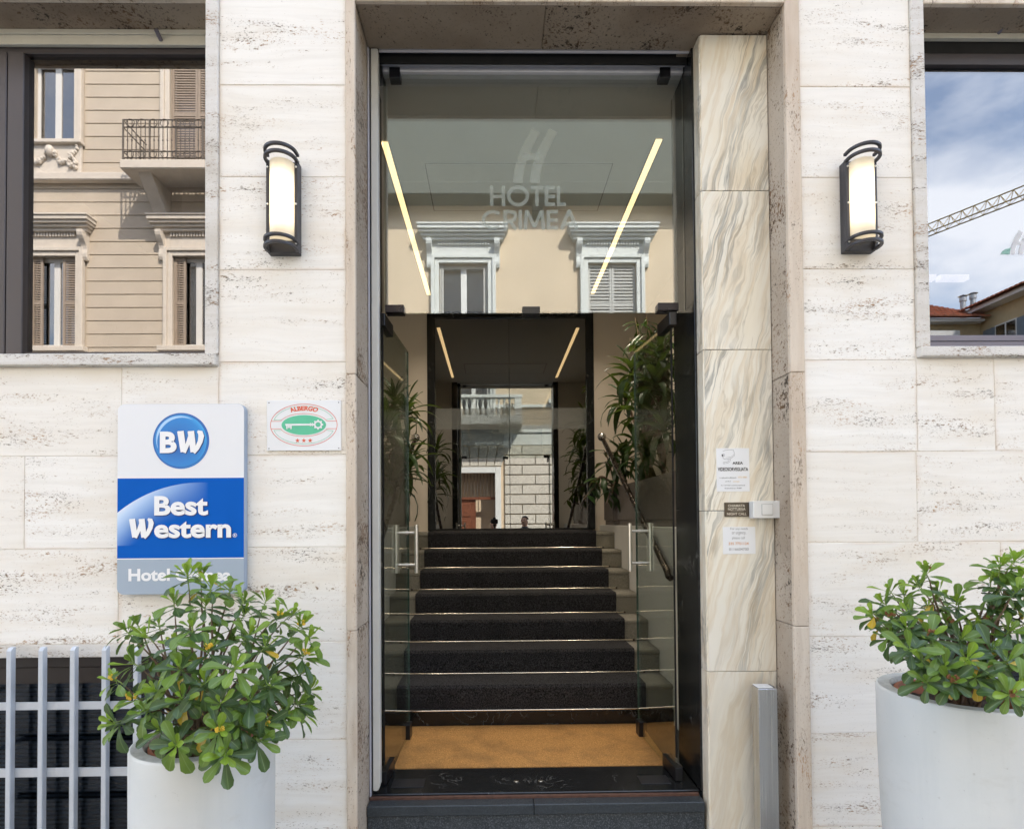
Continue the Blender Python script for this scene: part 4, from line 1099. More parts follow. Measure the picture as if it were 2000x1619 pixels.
g.build('green_print', MAT['p_green'], pq)
g = G2(yp - .0018, 0.00005)
g.ribbon([(cx - 36 * ux, cz + .5 * ux), (cx + 22 * ux, cz + .5 * ux)], 3.6 * ux)
g.arc(cx + 28 * ux, cz + .5 * ux, 6.6 * ux, 6.2 * ux, 3.0 * ux, n=24)
for a in range(0, 360, 45): g.disc(cx + 28 * ux + 8.6 * ux * math.cos(R(a)), cz + .5 * ux + 8.2 * ux * math.sin(R(a)), 1.7 * ux, 1.7 * ux, 10)
for q in (12, 16): g.rect(cx + q * ux, cx + (q + 2) * ux, cz - 2.6 * ux, cz + 3.6 * ux)
for q, h_ in ((-34, 8), (-30, 6), (-26, 8)): g.rect(cx + q * ux, cx + (q + 2.6) * ux, cz - h_ * ux, cz - 1.2 * ux)
g.rect(cx - 34 * ux, cx - 23.5 * ux, cz - 4.4 * ux, cz - 2.9 * ux)
g.build('key_print', MAT['p_white'], pq)
for sx_, sz_ in ((x0 + .009, z1 - .009), (x1 - .009, z1 - .009), (x0 + .009, z0 + .009), (x1 - .009, z0 + .009)):
    MB().ball((sx_, yp - .0005, sz_), .0022, 8, 6, sy=.5).build('screw', MAT['black_metal'], pq)

# ------------------------------------------------------------------ notices, bell and plate on the pilaster
yn = YP - .0014; P = place(yn)
def sheet(name, label, p0, p1, cat='notice'):
    a = P(p0[0], p1[1]); b = P(p1[0], p0[1])
    e = tag(empty(name, ((a[0] + b[0]) / 2, yn, a[1])), label, cat)
    MB().box(a[0], b[0], yn, YP - .0003, a[1], b[1]).build('sheet', MAT['paper'], e)
    return e
def line(g, t, p0, p1, bold=0.0, **k):
    a = P(*p0); b = P(*p1); g.text(t, a[0], b[0], a[1], b[1], bold, **k)
e = sheet('surveillance_notice', 'white video surveillance notice on the marble pilaster above the bell', (1400, 875), (1463, 960))
g = G2(yn - .0004, 0.00003)
line(g, 'AREA', (1430.5, 907), (1451, 901.5), .03); line(g, 'VIDEOSORVEGLIATA', (1402, 920), (1461, 912.5), .03)
line(g, 'La registrazione e effettuata da', (1405.5, 934.5), (1438, 931.5), .005); line(g, 'per fini di', (1417, 941.5), (1427, 938.8), .005)
line(g, 'Art. 13 del Codice in materia di protezione dei', (1408, 949.5), (1455, 946.5), .005); line(g, 'dati personali (d. lg. n. 196/2003)', (1415, 955), (1448.5, 952), .005)
Q = lambda u, v: P(1360 + u / 6.475, 850 + v / 6.475)
g.ribbon([Q(335, 205), Q(365, 190), Q(410, 183), Q(465, 184), Q(478, 215), Q(480, 258), Q(440, 290), Q(375, 306), Q(345, 296), Q(332, 275)], .0010)
g.ribbon([Q(480, 240), Q(440, 272), Q(372, 285)], .0008)
g.arc(*Q(338, 252), .0062, .0062, .0010, n=20); g.disc(*Q(332, 255), .0036, .0036, 16)
g.ribbon([Q(415, 300), Q(408, 325), Q(380, 340), Q(360, 338)], .0009); g.ribbon([Q(432, 298), Q(424, 335), Q(395, 352), Q(372, 354)], .0009); g.arc(*Q(350, 350), .0038, .0038, .0009, n=16)
g.build('print', MAT['ink'], e)
g = G2(yn - .0004, 0.00003)
line(g, 'HOTEL CRIMEA', (1441.5, 933.5), (1459, 930), .02); line(g, 'sicurezza', (1432, 941.5), (1444, 938.5), .01)
g.build('faded_print', MAT['ink_pale'], e)
e = sheet('contact_notice', 'small white contact notice with two phone numbers below the bell', (1412.5, 1028.5), (1475, 1082))
g = G2(yn - .0004, 0.00003)
line(g, 'For any needs', (1426.5, 1036), (1460.5, 1029.8)); line(g, 'or urgency,', (1429.5, 1045), (1457, 1038.5)); line(g, 'please call', (1430, 1054), (1454.5, 1047.5)); line(g, '0116604700', (1424, 1075), (1462, 1069.5), .008)
g.build('print', MAT['ink_grey'], e)
g = G2(yn - .0004, 0.00003); line(g, '335 7751124', (1423, 1064), (1462, 1058.5), .015); g.build('orange_print', MAT['ink_orange'], e)
a = P(1415, 1009); b = P(1462, 981)
e = tag(empty('night_call_plate', (a[0], yn, a[1])), 'dark engraved metal plate beside the white bell', 'plate')
MB().box(a[0], b[0], YP - .006, YP - .0003, a[1], b[1]).build('plate', MAT['plate'], e, bev=0.0006)
P = place(YP - .0066); g = G2(YP - .0064, 0.00003)
line(g, 'CHIAMATA', (1422, 990), (1455, 984.8), .02); line(g, 'NOTTURNA', (1422, 996.8), (1456, 991.4), .02); line(g, 'NIGHT CALL', (1420, 1006), (1458, 1000.8), .02)
a = P(1427, 998.6); b = P(1452, 998.2); g.rect(a[0], b[0], a[1] - .0004, a[1] + .0004)
g.build('lettering', MAT['plate_ink'], e)
P = place(YP - .04)
a = P(1471, 1012); b = P(1524, 978)
e = tag(empty('door_bell', (a[0], YP - .02, a[1])), 'white plastic bell push box on the pilaster edge', 'door bell')
MB().box(a[0], b[0], YP - .042, YP - .0005, a[1], b[1]).build('housing', MAT['plastic'], e, bev=0.002)
c0 = P(1488, 1005); c1 = P(1508, 985)
MB().box(c0[0] - .0015, c1[0] + .0015, YP - .0428, YP - .042, c0[1] - .0015, c1[1] + .0015).build('button_gap', MAT['ink_grey'], e)
MB().box(c0[0], c1[0], YP - .0450, YP - .0429, c0[1], c1[1]).build('button', MAT['plastic'], e, bev=0.0008)

# ------------------------------------------------------------------ steel post
bx0, bx1, by0, by1 = X(1483, 2.325, 1450), X(1520, 2.325, 1450), 2.325, 2.388
bzt = Z(1345, 2.325, 1500)
e = tag(empty('steel_post', ((bx0 + bx1) / 2, 2.36, 0)), 'square brushed steel post standing in front of the marble pilaster', 'post')
MB().box(bx0, bx1, by0, by1, 0.008, bzt).build('shaft', MAT['steel'], e, bev=0.0015)
MB().box(bx0 + .003, bx1 - .012, by0 + .006, by1 - .002, bzt + .0005, bzt + .004).build('cap', MAT['plastic'], e, bev=0.001)
MB().box(bx1 - .011, bx1 - .002, by0 + .02, by1 - .006, bzt + .0005, bzt + .003).build('slot_cover', MAT['black_metal'], e)
MB().box(bx0 - .03, bx1 + .03, by0 - .03, by1 + .03, 0.001, 0.0075).build('base_plate', MAT['steel'], e, bev=0.001)

# ------------------------------------------------------------------ window grilles
def grille(xs, x0, x1, label):
    e = tag(empty('window_grille', ((x0 + x1) / 2, 2.26, 0)), label, 'grille')
    zt = Z(1264, 2.24, 100)
    for x in xs:
        MB().prism([(2.236, -0.02), (2.236, zt - .012), (2.247, zt), (2.26, zt), (2.26, -0.02)], 'x', x - .0092, x + .0092).build('upright_bar', MAT['grille'], e, bev=0.0015)
    for pa, pb in ((1371, 1386), (1500, 1517), (1632, 1650)):
        MB().box(x0, x1, 2.2605, 2.2685, Z(pb, 2.26, 100), Z(pa, 2.26, 100)).build('cross_bar', MAT['grille'], e, bev=0.001)
    for x in (x0 + .02, x1 - .02):
        for pa in (1379, 1509): MB().box(x - .01, x + .01, 2.269, 2.42, Z(pa, 2.26, 100) - .01, Z(pa, 2.26, 100) + .01).build('wall_fixing', MAT['grille'], e)
bx = [X(p, 2.236, 1400) for p in (-107, -44.5, 15.5, 78, 140, 202)]; d = bx[-1] - bx[-2]
bx += [bx[-1] + d, bx[-1] + 2 * d, bx[-1] + 3 * d]
grille(bx, bx[0] - .05, LX1 - .025, 'grey steel bar grille over the basement window below the hotel sign')
grille([RX0 + .08 + .127 * i for i in range(9)], RX0 + .035, RX0 + 1.2, 'grey steel bar grille behind the pot on the far side')

# ------------------------------------------------------------------ planters
def planter(cx, cy, r, h, taper, label, base=0.0):
    e = tag(empty('planter_pot', (cx, cy, base)), label, 'planter', 'white planters by the entrance')
    ri = r - .045
    rb = r * taper
    MB().lathe([(0, base + .002), (rb - .01, base + .002), (rb, base + .012)] + [(rb + (r - rb) * min(1, math.sin(t * math.pi / 2 * .98)), base + .012 + (h - .02) * t) for t in [i / 14 for i in range(1, 15)]] + [(r - .001, h + base - .004), (r - .006, h + base)], cx, cy, 64).build('shell', MAT['pot_white'], e, smooth=True)
    MB().lathe([(r - .006, h + base + .0002), (ri + .006, h + base + .001), (ri, h + base - .006), (ri - .004, h + base - .12)], cx, cy, 64).build('rim', MAT['pot_rim'], e, smooth=True)
    MB().lathe([(ri - .022, h + base - .15), (ri - .008, h + base - .02), (ri - .006, h + base - .012), (ri - .018, h + base - .010), (ri - .022, h + base - .016), (ri - .032, h + base - .07)], cx, cy, 64).build('inner_pot', MAT['terracotta'], e, smooth=True)
    so_ = MB(); n = 40; pts = [(0, 0)]
    vs_ = [(cx, cy, h + base - .045)]; fs = []
    for ring in range(1, 6):
        for k in range(n):
            rr = (ri - .031) * ring / 5; a = 2 * math.pi * k / n
            vs_.append((cx + rr * math.cos(a), cy + rr * math.sin(a), h + base - .05 + random.uniform(-.006, .006)))
    fs += [(0, 1 + k, 1 + (k + 1) % n) for k in range(n)]
    for ring in range(4):
        for k in range(n): fs.append((1 + ring * n + k, 1 + ring * n + n + k, 1 + ring * n + n + (k + 1) % n, 1 + ring * n + (k + 1) % n))
    so_.add(vs_, fs); so_.build('soil', MAT['soil'], e)
    return e
LP = (-0.950, 1.88, ZC - 0.695); RP = (1.478, 1.80, ZC - 0.55)
planter(LP[0], LP[1], .213, LP[2], 0.97, 'white cylindrical planter pot in front of the barred basement window')
planter(RP[0], RP[1], .222, RP[2], 0.86, 'taller white planter pot standing beyond the steel post')

# ------------------------------------------------------------------ leaves
def leaf_mesh(name, kind, curl, fold, rnd):
    """unit leaf along +Y, upper side +Z"""
    if kind == 'obovate': prof = [(0, .018), (.16, .03), (.36, .09), (.58, .145), (.78, .185), (.93, .135), (1.0, .03)]
    elif kind == 'strap': prof = [(0, .04), (.12, .06), (.3, .08), (.5, .082), (.7, .065), (.87, .035), (1.0, .003)]
    else: prof = [(0, .012), (.14, .08), (.32, .145), (.50, .155), (.70, .10), (.88, .04), (1.0, .004)]
    vs_ = []; uvs = []
    for t, wd in prof:
        a = curl * t
        if abs(curl) > 1e-4: y = math.sin(a) / curl; z = -(1 - math.cos(a)) / curl
        else: y, z = t, 0
        for s, u in ((-1, 0.0), (-.5, .25), (0, .5), (.5, .75), (1, 1.0)):
            vs_.append((s * wd * (1 + rnd * .06 * math.sin(t * 9 + s)), y, z + fold * wd * abs(s) ** 1.5 + rnd * .02 * math.sin(7 * t + 2 * s) * abs(s)))
            uvs.append((u, t))
    fs = []
    for i in range(len(prof) - 1):
        for k in range(4): fs.append((i * 5 + k, i * 5 + k + 1, i * 5 + 6 + k, i * 5 + 5 + k))
    return vs_, fs, uvs
def mesh_from(name, vs_, fs, uvs, mats, midx=None):
    me = bpy.data.meshes.new(name); me.from_pydata(vs_, [], fs)
    uvl = me.uv_layers.new(name='UVMap')
    li = [0] * len(me.loops); me.loops.foreach_get('vertex_index', li)
    flat = []
    for i in li: flat += [uvs[i][0], uvs[i][1]]
    uvl.data.foreach_set('uv', flat)
    for m_ in mats: me.materials.append(m_)
    if midx: me.polygons.foreach_set('material_index', midx)
    me.polygons.foreach_set('use_smooth', [True] * len(me.polygons))
    me.update(); return me
SHAPES = {}
for kind, cs in (('obovate', ((.35, .35), (.7, .25), (1.0, .2), (-.25, .45))), ('strap', ((.5, .4), (1.1, .4), (1.7, .4), (2.3, .4))), ('ficus', ((.5, .25), (.9, .2), (1.2, .2), (.2, .3)))):
    SHAPES[kind] = [leaf_mesh(kind, kind, c, f, 1.0) for c, f in cs]
MESHES = {}
def leaf_data(kind, v, m_):
    k = (kind, v, m_.name)
    if k not in MESHES: MESHES[k] = mesh_from('leaf', *SHAPES[kind][v], [m_])
    return MESHES[k]
def frame(pos, d, n, size, wid=1.0):
    d = d.normalized(); n = (n - d * n.dot(d))
    if n.length < 1e-4: n = d.orthogonal()
    n.normalize(); x = d.cross(n)
    return Matrix(((x.x * size * wid, d.x * size, n.x * size, pos.x), (x.y * size * wid, d.y * size, n.y * size, pos.y), (x.z * size * wid, d.z * size, n.z * size, pos.z), (0, 0, 0, 1)))
def leaves_out(root, leaves, most=300, rest='foliage'):
    """the nearest leaves as parts of their own, the others joined"""
    off = world_of(root).inverted()
    camp = Vector((0, 0, ZC))
    leaves.sort(key=lambda l: ((l[0].translation + Vector((l[0][0][1], l[0][1][1], l[0][2][1])) * .6) - camp).length / max(.02, l[0].col[1].length))
    for m4, kind, v, mt in leaves[:most]:
        o = bpy.data.objects.new('leaf', leaf_data(kind, v, mt)); col.objects.link(o); o.parent = root; o.matrix_basis = off @ m4
    tail = leaves[most:]
    if tail:
        vs_, fs, uvs, mi, mats = [], [], [], [], []
        for m4, kind, v, mt in tail:
            a, f, u = SHAPES[kind][v]; b = len(vs_); m5 = off @ m4
            vs_ += [tuple(m5 @ Vector(p)) for p in a]; fs += [tuple(b + i for i in q) for q in f]; uvs += u
            if mt not in mats: mats.append(mt)
            mi += [mats.index(mt)] * len(f)
        o = bpy.data.objects.new(rest, mesh_from(rest, vs_, fs, uvs, mats, mi)); col.objects.link(o); o.parent = root; o['kind'] = 'stuff'

def rosette(leaves, tip, ax, rng, n, size, tone, young=0.0):
    ax = ax.normalized(); u = ax.orthogonal().normalized(); v = ax.cross(u)
    ph = rng.uniform(0, 6.28)
    for i in range(n):
        f = i / n                                    # 0 young centre, 1 old outside
        a = ph + i * 2.39996
        spread = R(18 + 78 * f ** .8 + rng.uniform(-10, 10))
        rad = u * math.cos(a) + v * math.sin(a)
        d = ax * math.cos(spread) + rad * math.sin(spread)
        d.z -= .22 * f * rng.uniform(.4, 1.6)
        nn = ax * math.sin(spread) - rad * math.cos(spread) + Vector((0, -.15, .35))
        s = size * (0.50 + .60 * min(1, f * 2.2)) * rng.uniform(.70, 1.22)
        r_ = rng.random()
        t = tone + (.7 if f < .35 else 0) - (.45 if f > .6 else 0) + rng.uniform(-.5, .5)
        mt = LEAFM[3] if (r_ < .018 and f > .5) else LEAFM[2] if t > 1.25 else LEAFM[1] if t > .5 else LEAFM[0]
        sh = rng.choice((0, 0, 1, 2)) if f > .4 else rng.choice((0, 3, 3))
        leaves.append((frame(tip - ax * (.004 + .028 * f), d, nn, s, rng.uniform(.85, 1.12)), 'obovate', sh, mt))

def shrub(name, base, tips, label, seed, size, flower, fl_mat):
    rng = random.Random(seed)
    root = tag(empty(name, base), label, 'shrub')
    leaves = []; br = MB(); gs = MB(); flw = []
    b0 = Vector(base)
    for tp, tone, nl in tips:
        tp = Vector(tp)
        st_ = b0 + Vector((rng.uniform(-.05, .05), rng.uniform(-.05, .05), 0))
        mid = st_.lerp(tp, .5) + Vector((rng.uniform(-.04, .04), rng.uniform(-.04, .04), .05 + .04 * rng.random()))
        pts = []
        for i in range(9):
            t = i / 8; pts.append(st_ * (1 - t) ** 2 + mid * 2 * t * (1 - t) + tp * t * t + Vector((rng.uniform(-.004, .004), rng.uniform(-.004, .004), 0)))
        br.cur = 0; br.tube(pts[:8], 0, 6, rs=[.0075 - .0056 * i / 7 for i in range(8)])
        br.cur = 1; br.tube(pts[7:], 0, 6, rs=[.0019, .0017])
        ax = (pts[-1] - pts[-3]).normalized() + Vector((0, -.10, .35))
        if tp.z < b0.z + .08: ax = (pts[-1] - pts[-3]).normalized() + Vector((0, -.3, .15))
        rosette(leaves, tp, ax, rng, max(6, nl - rng.randint(-1, 2)), size, tone)
        # older leaves further down the twig
        for k in range(rng.randint(3, 6)):
            t = rng.uniform(.60, .92); p = pts[int(t * 8)]
            a = rng.uniform(0, 6.28); rad = Vector((math.cos(a), math.sin(a), rng.uniform(-.7, .25)))
            mt = LEAFM[3] if rng.random() < .05 else LEAFM[0] if rng.random() < .65 else LEAFM[1]
            leaves.append((frame(p, rad, Vector((0, -.2, 1)), size * rng.uniform(.85, 1.15)), 'obovate', rng.choice((0, 1, 2)), mt))
        if rng.random() < flower:
            for k in range(rng.randint(5, 9)):
                q = tp + Vector((rng.uniform(-.012, .012), rng.uniform(-.014, .006), rng.uniform(.0, .014))); flw.append(q)
    br.build('branches', [MAT['bark'], MAT['greenstem']], root, smooth=True)
    fm = MB()
    for q in flw:
        for k in range(5): fm.ball((q.x + .003 * math.cos(k * 1.256), q.y - .001, q.z + .003 * math.sin(k * 1.256)), .0024, 5, 4)
    if flw: o = fm.build('flowers', fl_mat, root); o['kind'] = 'stuff'
    leaves_out(root, leaves)
    return root
# left shrub: tips measured off the photograph (px, py, depth)
rng = random.Random(11)
def tips_from(lst, jit): return [(tuple(at(a, b, d)), t, nl) for a, b, d, t, nl in lst]
LT = [(366, 1118, 1.86, 1.1, 13), (392, 1120, 1.90, 1.0, 12), (412, 1142, 1.80, .9, 12), (452, 1146, 1.95, .9, 13), (340, 1170, 1.80, .6, 12), (402, 1176, 1.78, .7, 14), (478, 1172, 1.85, .8, 13), (520, 1168, 2.02, .9, 12),
      (548, 1200, 1.95, 1.0, 13), (574, 1196, 2.02, 1.0, 12), (590, 1218, 1.95, .9, 13), (606, 1240, 1.90, .9, 13), (600, 1275, 1.85, .8, 13), (594, 1312, 1.90, .5, 13), (612, 1345, 1.95, 1.0, 12), (585, 1372, 1.85, .7, 14), (560, 1395, 1.8, .5, 12), (598, 1390, 2.0, .7, 12),
      (245, 1228, 1.95, .6, 13), (283, 1238, 1.85, 1.0, 13), (266, 1215, 1.98, .6, 12), (310, 1215, 1.95, .5, 12), (256, 1290, 1.80, .5, 13), (222, 1325, 1.78, .9, 12), (300, 1345, 1.70, 1.0, 14), (258, 1362, 1.75, .8, 12), (218, 1412, 1.70, .7, 13), (280, 1385, 1.66, .4, 13),
      (375, 1222, 1.70, .7, 15), (340, 1255, 1.72, 1.0, 13), (350, 1300, 1.64, .5, 14), (410, 1265, 1.68, .4, 13), (462, 1300, 1.60, 1.3, 15), (490, 1235, 1.80, .8, 13), (520, 1260, 1.78, .6, 13),
      (355, 1362, 1.60, .2, 14), (430, 1372, 1.58, .3, 14), (490, 1365, 1.62, .4, 13), (530, 1335, 1.70, .5, 13), (400, 1330, 1.62, .3, 13), (520, 1415, 1.66, .3, 12), (470, 1415, 1.60, .2, 13),
      (342, 1455, 1.56, .8, 15), (428, 1425, 1.55, .7, 14), (440, 1475, 1.55, .8, 14), (510, 1445, 1.62, .2, 10), (310, 1425, 1.62, .3, 12), (480, 1195, 1.95, .4, 12), (555, 1340, 1.95, .4, 12)]
shrub('potted_shrub', (LP[0], LP[1], LP[2] - .05), tips_from(LT, 0), 'dense leafy shrub with tiny yellow flowers in front of the hotel sign', 3, .069, .30, MAT['flower'])
RT = [(1808, 1112, 1.80, .9, 13), (1790, 1138, 1.78, .8, 13), (1830, 1150, 1.85, .7, 12), (1765, 1160, 1.85, .8, 12), (1735, 1150, 1.85, .8, 12), (1722, 1175, 1.80, .6, 13), (1700, 1195, 1.75, .8, 13), (1712, 1215, 1.80, .4, 12), (1740, 1205, 1.7, .4, 13), (1775, 1195, 1.70, .5, 13), (1770, 1225, 1.65, .3, 13), (1730, 1240, 1.72, .2, 12),
      (1845, 1165, 1.9, .9, 12), (1868, 1175, 1.8, .7, 12), (1810, 1180, 1.9, .6, 12), (1850, 1215, 1.75, .3, 13), (1815, 1240, 1.62, .5, 14), (1775, 1265, 1.56, .6, 14), (1800, 1290, 1.55, .3, 13), (1880, 1245, 1.62, .5, 13), (1905, 1225, 1.68, .6, 13), (1890, 1285, 1.52, .4, 14), (1845, 1300, 1.52, .2, 13), (1810, 1330, 1.52, .1, 12), (1860, 1330, 1.50, .2, 12), (1905, 1320, 1.50, .3, 13),
      (1985, 1090, 1.66, 1.5, 15), (1955, 1100, 1.68, 1.3, 13), (1995, 1125, 1.66, .9, 13), (1960, 1140, 1.66, .5, 12), (1935, 1130, 1.72, 1.1, 12), (1990, 1150, 1.6, .3, 14), (1965, 1165, 1.7, .2, 12), (2020, 1100, 1.7, 1.2, 13), (2030, 1150, 1.65, .5, 13),
      (1950, 1195, 1.75, .6, 12), (1930, 1215, 1.70, .7, 12), (1975, 1230, 1.60, .4, 12), (1940, 1265, 1.54, .3, 13), (1970, 1290, 1.50, .3, 13), (2000, 1260, 1.55, .5, 13), (2010, 1215, 1.65, .5, 13), (1935, 1310, 1.50, .2, 12), (1975, 1355, 1.42, .6, 15), (2000, 1335, 1.45, .3, 12), (2040, 1300, 1.5, .3, 13), (2050, 1240, 1.6, .4, 13),
      (1760, 1230, 1.92, .2, 12), (1800, 1215, 1.95, .2, 12), (1830, 1280, 1.85, .1, 12)]
shrub('potted_shrub', (RP[0], RP[1], RP[2] - .05), tips_from(RT, 0), 'sparser dark green shrub with brown seed heads in the taller pot', 5, .062, .22, MAT['seed'])

# ------------------------------------------------------------------ houseplants in the hall
def box_planter(x0, x1, y0, y1, z0, z1, label, name='trough_planter'):
    e = tag(empty(name, ((x0 + x1) / 2, (y0 + y1) / 2, z0)), label, 'planter')
    MB().box(x0 + .012, x1 - .012, y0 + .012, y1 - .012, z0 + .0005, z0 + .045).build('plinth', MAT['planter_grey'], e)
    MB().box(x0, x1, y0, y1, z0 + .046, z1).build('box', MAT['planter_grey'], e, bev=0.003)
    MB().box(x0 + .012, x1 - .012, y0 + .012, y1 - .012, z1 + .0005, z1 + .004).build('soil', MAT['soil'], e)
    return e
lz = LEDGE + .001
zp = Z(953, 5.2, 1220)
box_planter(X(1192, 5.2, 990), 1.50, 5.08, 5.5, lz, zp, 'long taupe trough on the ledge by the cream back wall')
box_planter(1.09, 1.50, 3.45, 5.0, lz, zp, 'long taupe trough on the ledge beside the right handrail')
box_planter(-1.25, -0.80, 3.3, 5.4, lz, zp, 'long taupe trough on the ledge beside the left handrail')
def dracaena(name, label, heads, base, seed, ln):
    rng = random.Random(seed)
    root = tag(empty(name, base), label, 'plant')
    leaves = []; st_ = MB(); b0 = Vector(base)
    for hd in heads:
        h_ = Vector(hd); st0 = b0 + Vector((rng.uniform(-.05, .05), rng.uniform(-.2, .2), 0)); mid = st0.lerp(h_, .5) + Vector((rng.uniform(-.05, .05), 0, .1))
        pts = [st0 * (1 - t) ** 2 + mid * 2 * t * (1 - t) + h_ * t * t for t in [i / 6 for i in range(7)]]
        st_.tube(pts, .011, 7)
        for i in range(22):
            f = i / 22; a = i * 2.4 + rng.uniform(-.2, .2); sp = R(12 + 75 * f + rng.uniform(-8, 8))
            rad = Vector((math.cos(a), math.sin(a), 0)); d = Vector((0, 0, 1)) * math.cos(sp) + rad * math.sin(sp)
            leaves.append((frame(h_ - Vector((0, 0, .10 * f)), d, Vector((0, 0, 1)) * math.sin(sp) - rad * math.cos(sp), ln * rng.uniform(.7, 1.1) * (.7 + .3 * f)), 'strap', min(3, int(f * 3.2) + (rng.random() < .3)), rng.choice(DARKLEAF)))
    st_.build('stem', MAT['bark'], root, smooth=True)
    leaves_out(root, leaves, 300)
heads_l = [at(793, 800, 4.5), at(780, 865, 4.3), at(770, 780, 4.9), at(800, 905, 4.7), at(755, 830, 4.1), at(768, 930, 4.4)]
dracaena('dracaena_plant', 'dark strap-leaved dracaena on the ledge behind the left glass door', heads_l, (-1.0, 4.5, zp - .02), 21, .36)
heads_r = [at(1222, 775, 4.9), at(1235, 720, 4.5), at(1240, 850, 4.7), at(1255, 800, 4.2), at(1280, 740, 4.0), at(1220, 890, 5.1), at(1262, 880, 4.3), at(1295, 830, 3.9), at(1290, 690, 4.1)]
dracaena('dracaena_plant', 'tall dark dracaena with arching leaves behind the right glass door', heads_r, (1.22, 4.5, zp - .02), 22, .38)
def leafy(name, label, base, branches, seed, size, kind='ficus', per=18):
    rng = random.Random(seed); root = tag(empty(name, base), label, 'plant'); leaves = []; st_ = MB(); b0 = Vector(base)
    for e_ in branches:
        tp = Vector(e_); mid = b0.lerp(tp, .6) + Vector((rng.uniform(-.05, .05), rng.uniform(-.1, .1), .18))
        pts = [b0 * (1 - t) ** 2 + mid * 2 * t * (1 - t) + tp * t * t for t in [i / 12 for i in range(13)]]
        st_.tube(pts, 0, 6, rs=[.009 - .006 * i / 12 for i in range(13)])
        for k in range(per):
            t = .35 + .65 * k / per; i = min(11, int(t * 12)); p = pts[i].lerp(pts[i + 1], t * 12 - i)
            a = rng.uniform(0, 6.28); d = Vector((math.cos(a), math.sin(a), rng.uniform(-1.2, .1)))
            leaves.append((frame(p, d, Vector((0, -.3, 1)), size * rng.uniform(.7, 1.15)), kind, rng.randint(0, 3), rng.choice(DARKLEAF)))
    st_.build('stem', MAT['bark'], root, smooth=True); leaves_out(root, leaves, 300)
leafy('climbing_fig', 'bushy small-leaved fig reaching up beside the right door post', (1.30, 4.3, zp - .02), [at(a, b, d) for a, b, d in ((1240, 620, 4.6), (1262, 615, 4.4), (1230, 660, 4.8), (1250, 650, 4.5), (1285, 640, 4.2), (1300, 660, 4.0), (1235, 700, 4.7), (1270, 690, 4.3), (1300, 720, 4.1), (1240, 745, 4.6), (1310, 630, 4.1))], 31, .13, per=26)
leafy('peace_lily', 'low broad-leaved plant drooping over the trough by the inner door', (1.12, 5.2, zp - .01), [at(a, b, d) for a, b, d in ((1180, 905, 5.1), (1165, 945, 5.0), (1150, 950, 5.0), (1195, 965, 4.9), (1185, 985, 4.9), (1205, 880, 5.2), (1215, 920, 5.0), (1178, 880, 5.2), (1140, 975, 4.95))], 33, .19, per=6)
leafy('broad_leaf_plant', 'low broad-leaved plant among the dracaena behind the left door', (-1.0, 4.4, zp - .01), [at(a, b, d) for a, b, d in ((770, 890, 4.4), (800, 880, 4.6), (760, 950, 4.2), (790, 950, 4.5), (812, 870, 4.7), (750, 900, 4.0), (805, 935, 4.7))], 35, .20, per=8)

# ------------------------------------------------------------------ buildings across the street (mirrored in the glass)
def mir(px, py, yg, yreal=YO):
    """what a mirror plane at depth yg shows at this point of the photograph, on the plane y = yreal"""
    p = at(px, py, 2 * yg - yreal); return p.x, p.z
def slats(mb_, x0, x1, z0, z1, y, n, d=.02):
    for i in range(n):
        z = z0 + (z1 - z0) * (i + .5) / n; h = (z1 - z0) / n
        mb_.box(x0, x1, y, y + d, z - h * .28, z + h * .28)
def shutter(par, x0, x1, z0, z1, y, m, n):
    n = int((z1 - z0) / (.085 if m is MAT['shutter'] else .06))
    s = MB(); f = .05
    s.box(x0, x0 + f, y, y + .035, z0, z1); s.box(x1 - f, x1, y, y + .035, z0, z1)
    zm = (z0 + z1) / 2
    for a, b in ((z0, z0 + .08), (zm - .035, zm + .035), (z1 - .07, z1)): s.box(x0 + f, x1 - f, y + .001, y + .034, a, b)
    slats(s, x0 + f, x1 - f, z0 + .08, zm - .035, y + .004, n // 2); slats(s, x0 + f, x1 - f, zm + .035, z1 - .07, y + .004, n // 2)
    return s.build('shutter', m, par)
def scroll(par, x, z1, h, y, m, wd=.13):
    pr = []
    for i in range(11):
        t = i / 10; d = .05 + .20 * (1 - t) ** 1.3 + .035 * math.sin(t * 9)
        pr.append((y + d, z1 - h * t))
    MB().prism([(y, z1)] + pr + [(y, z1 - h)], 'x', x - wd / 2, x + wd / 2).build('scroll_bracket', m, par, bev=0.008)
def hood(par, x0, x1, z0, z1, y, m, depth=.34):
    h = z1 - z0; st_ = []
    for k, (d, a, b) in enumerate(((.45, 0, .22), (.62, .22, .42), (.80, .42, .60), (.92, .60, .86), (1.0, .86, 1.0))):
        ex = (1 - d) * .22
        MBh.box(x0 + ex, x1 - ex, y, y + depth * d, z0 + h * a, z0 + h * b - .001)
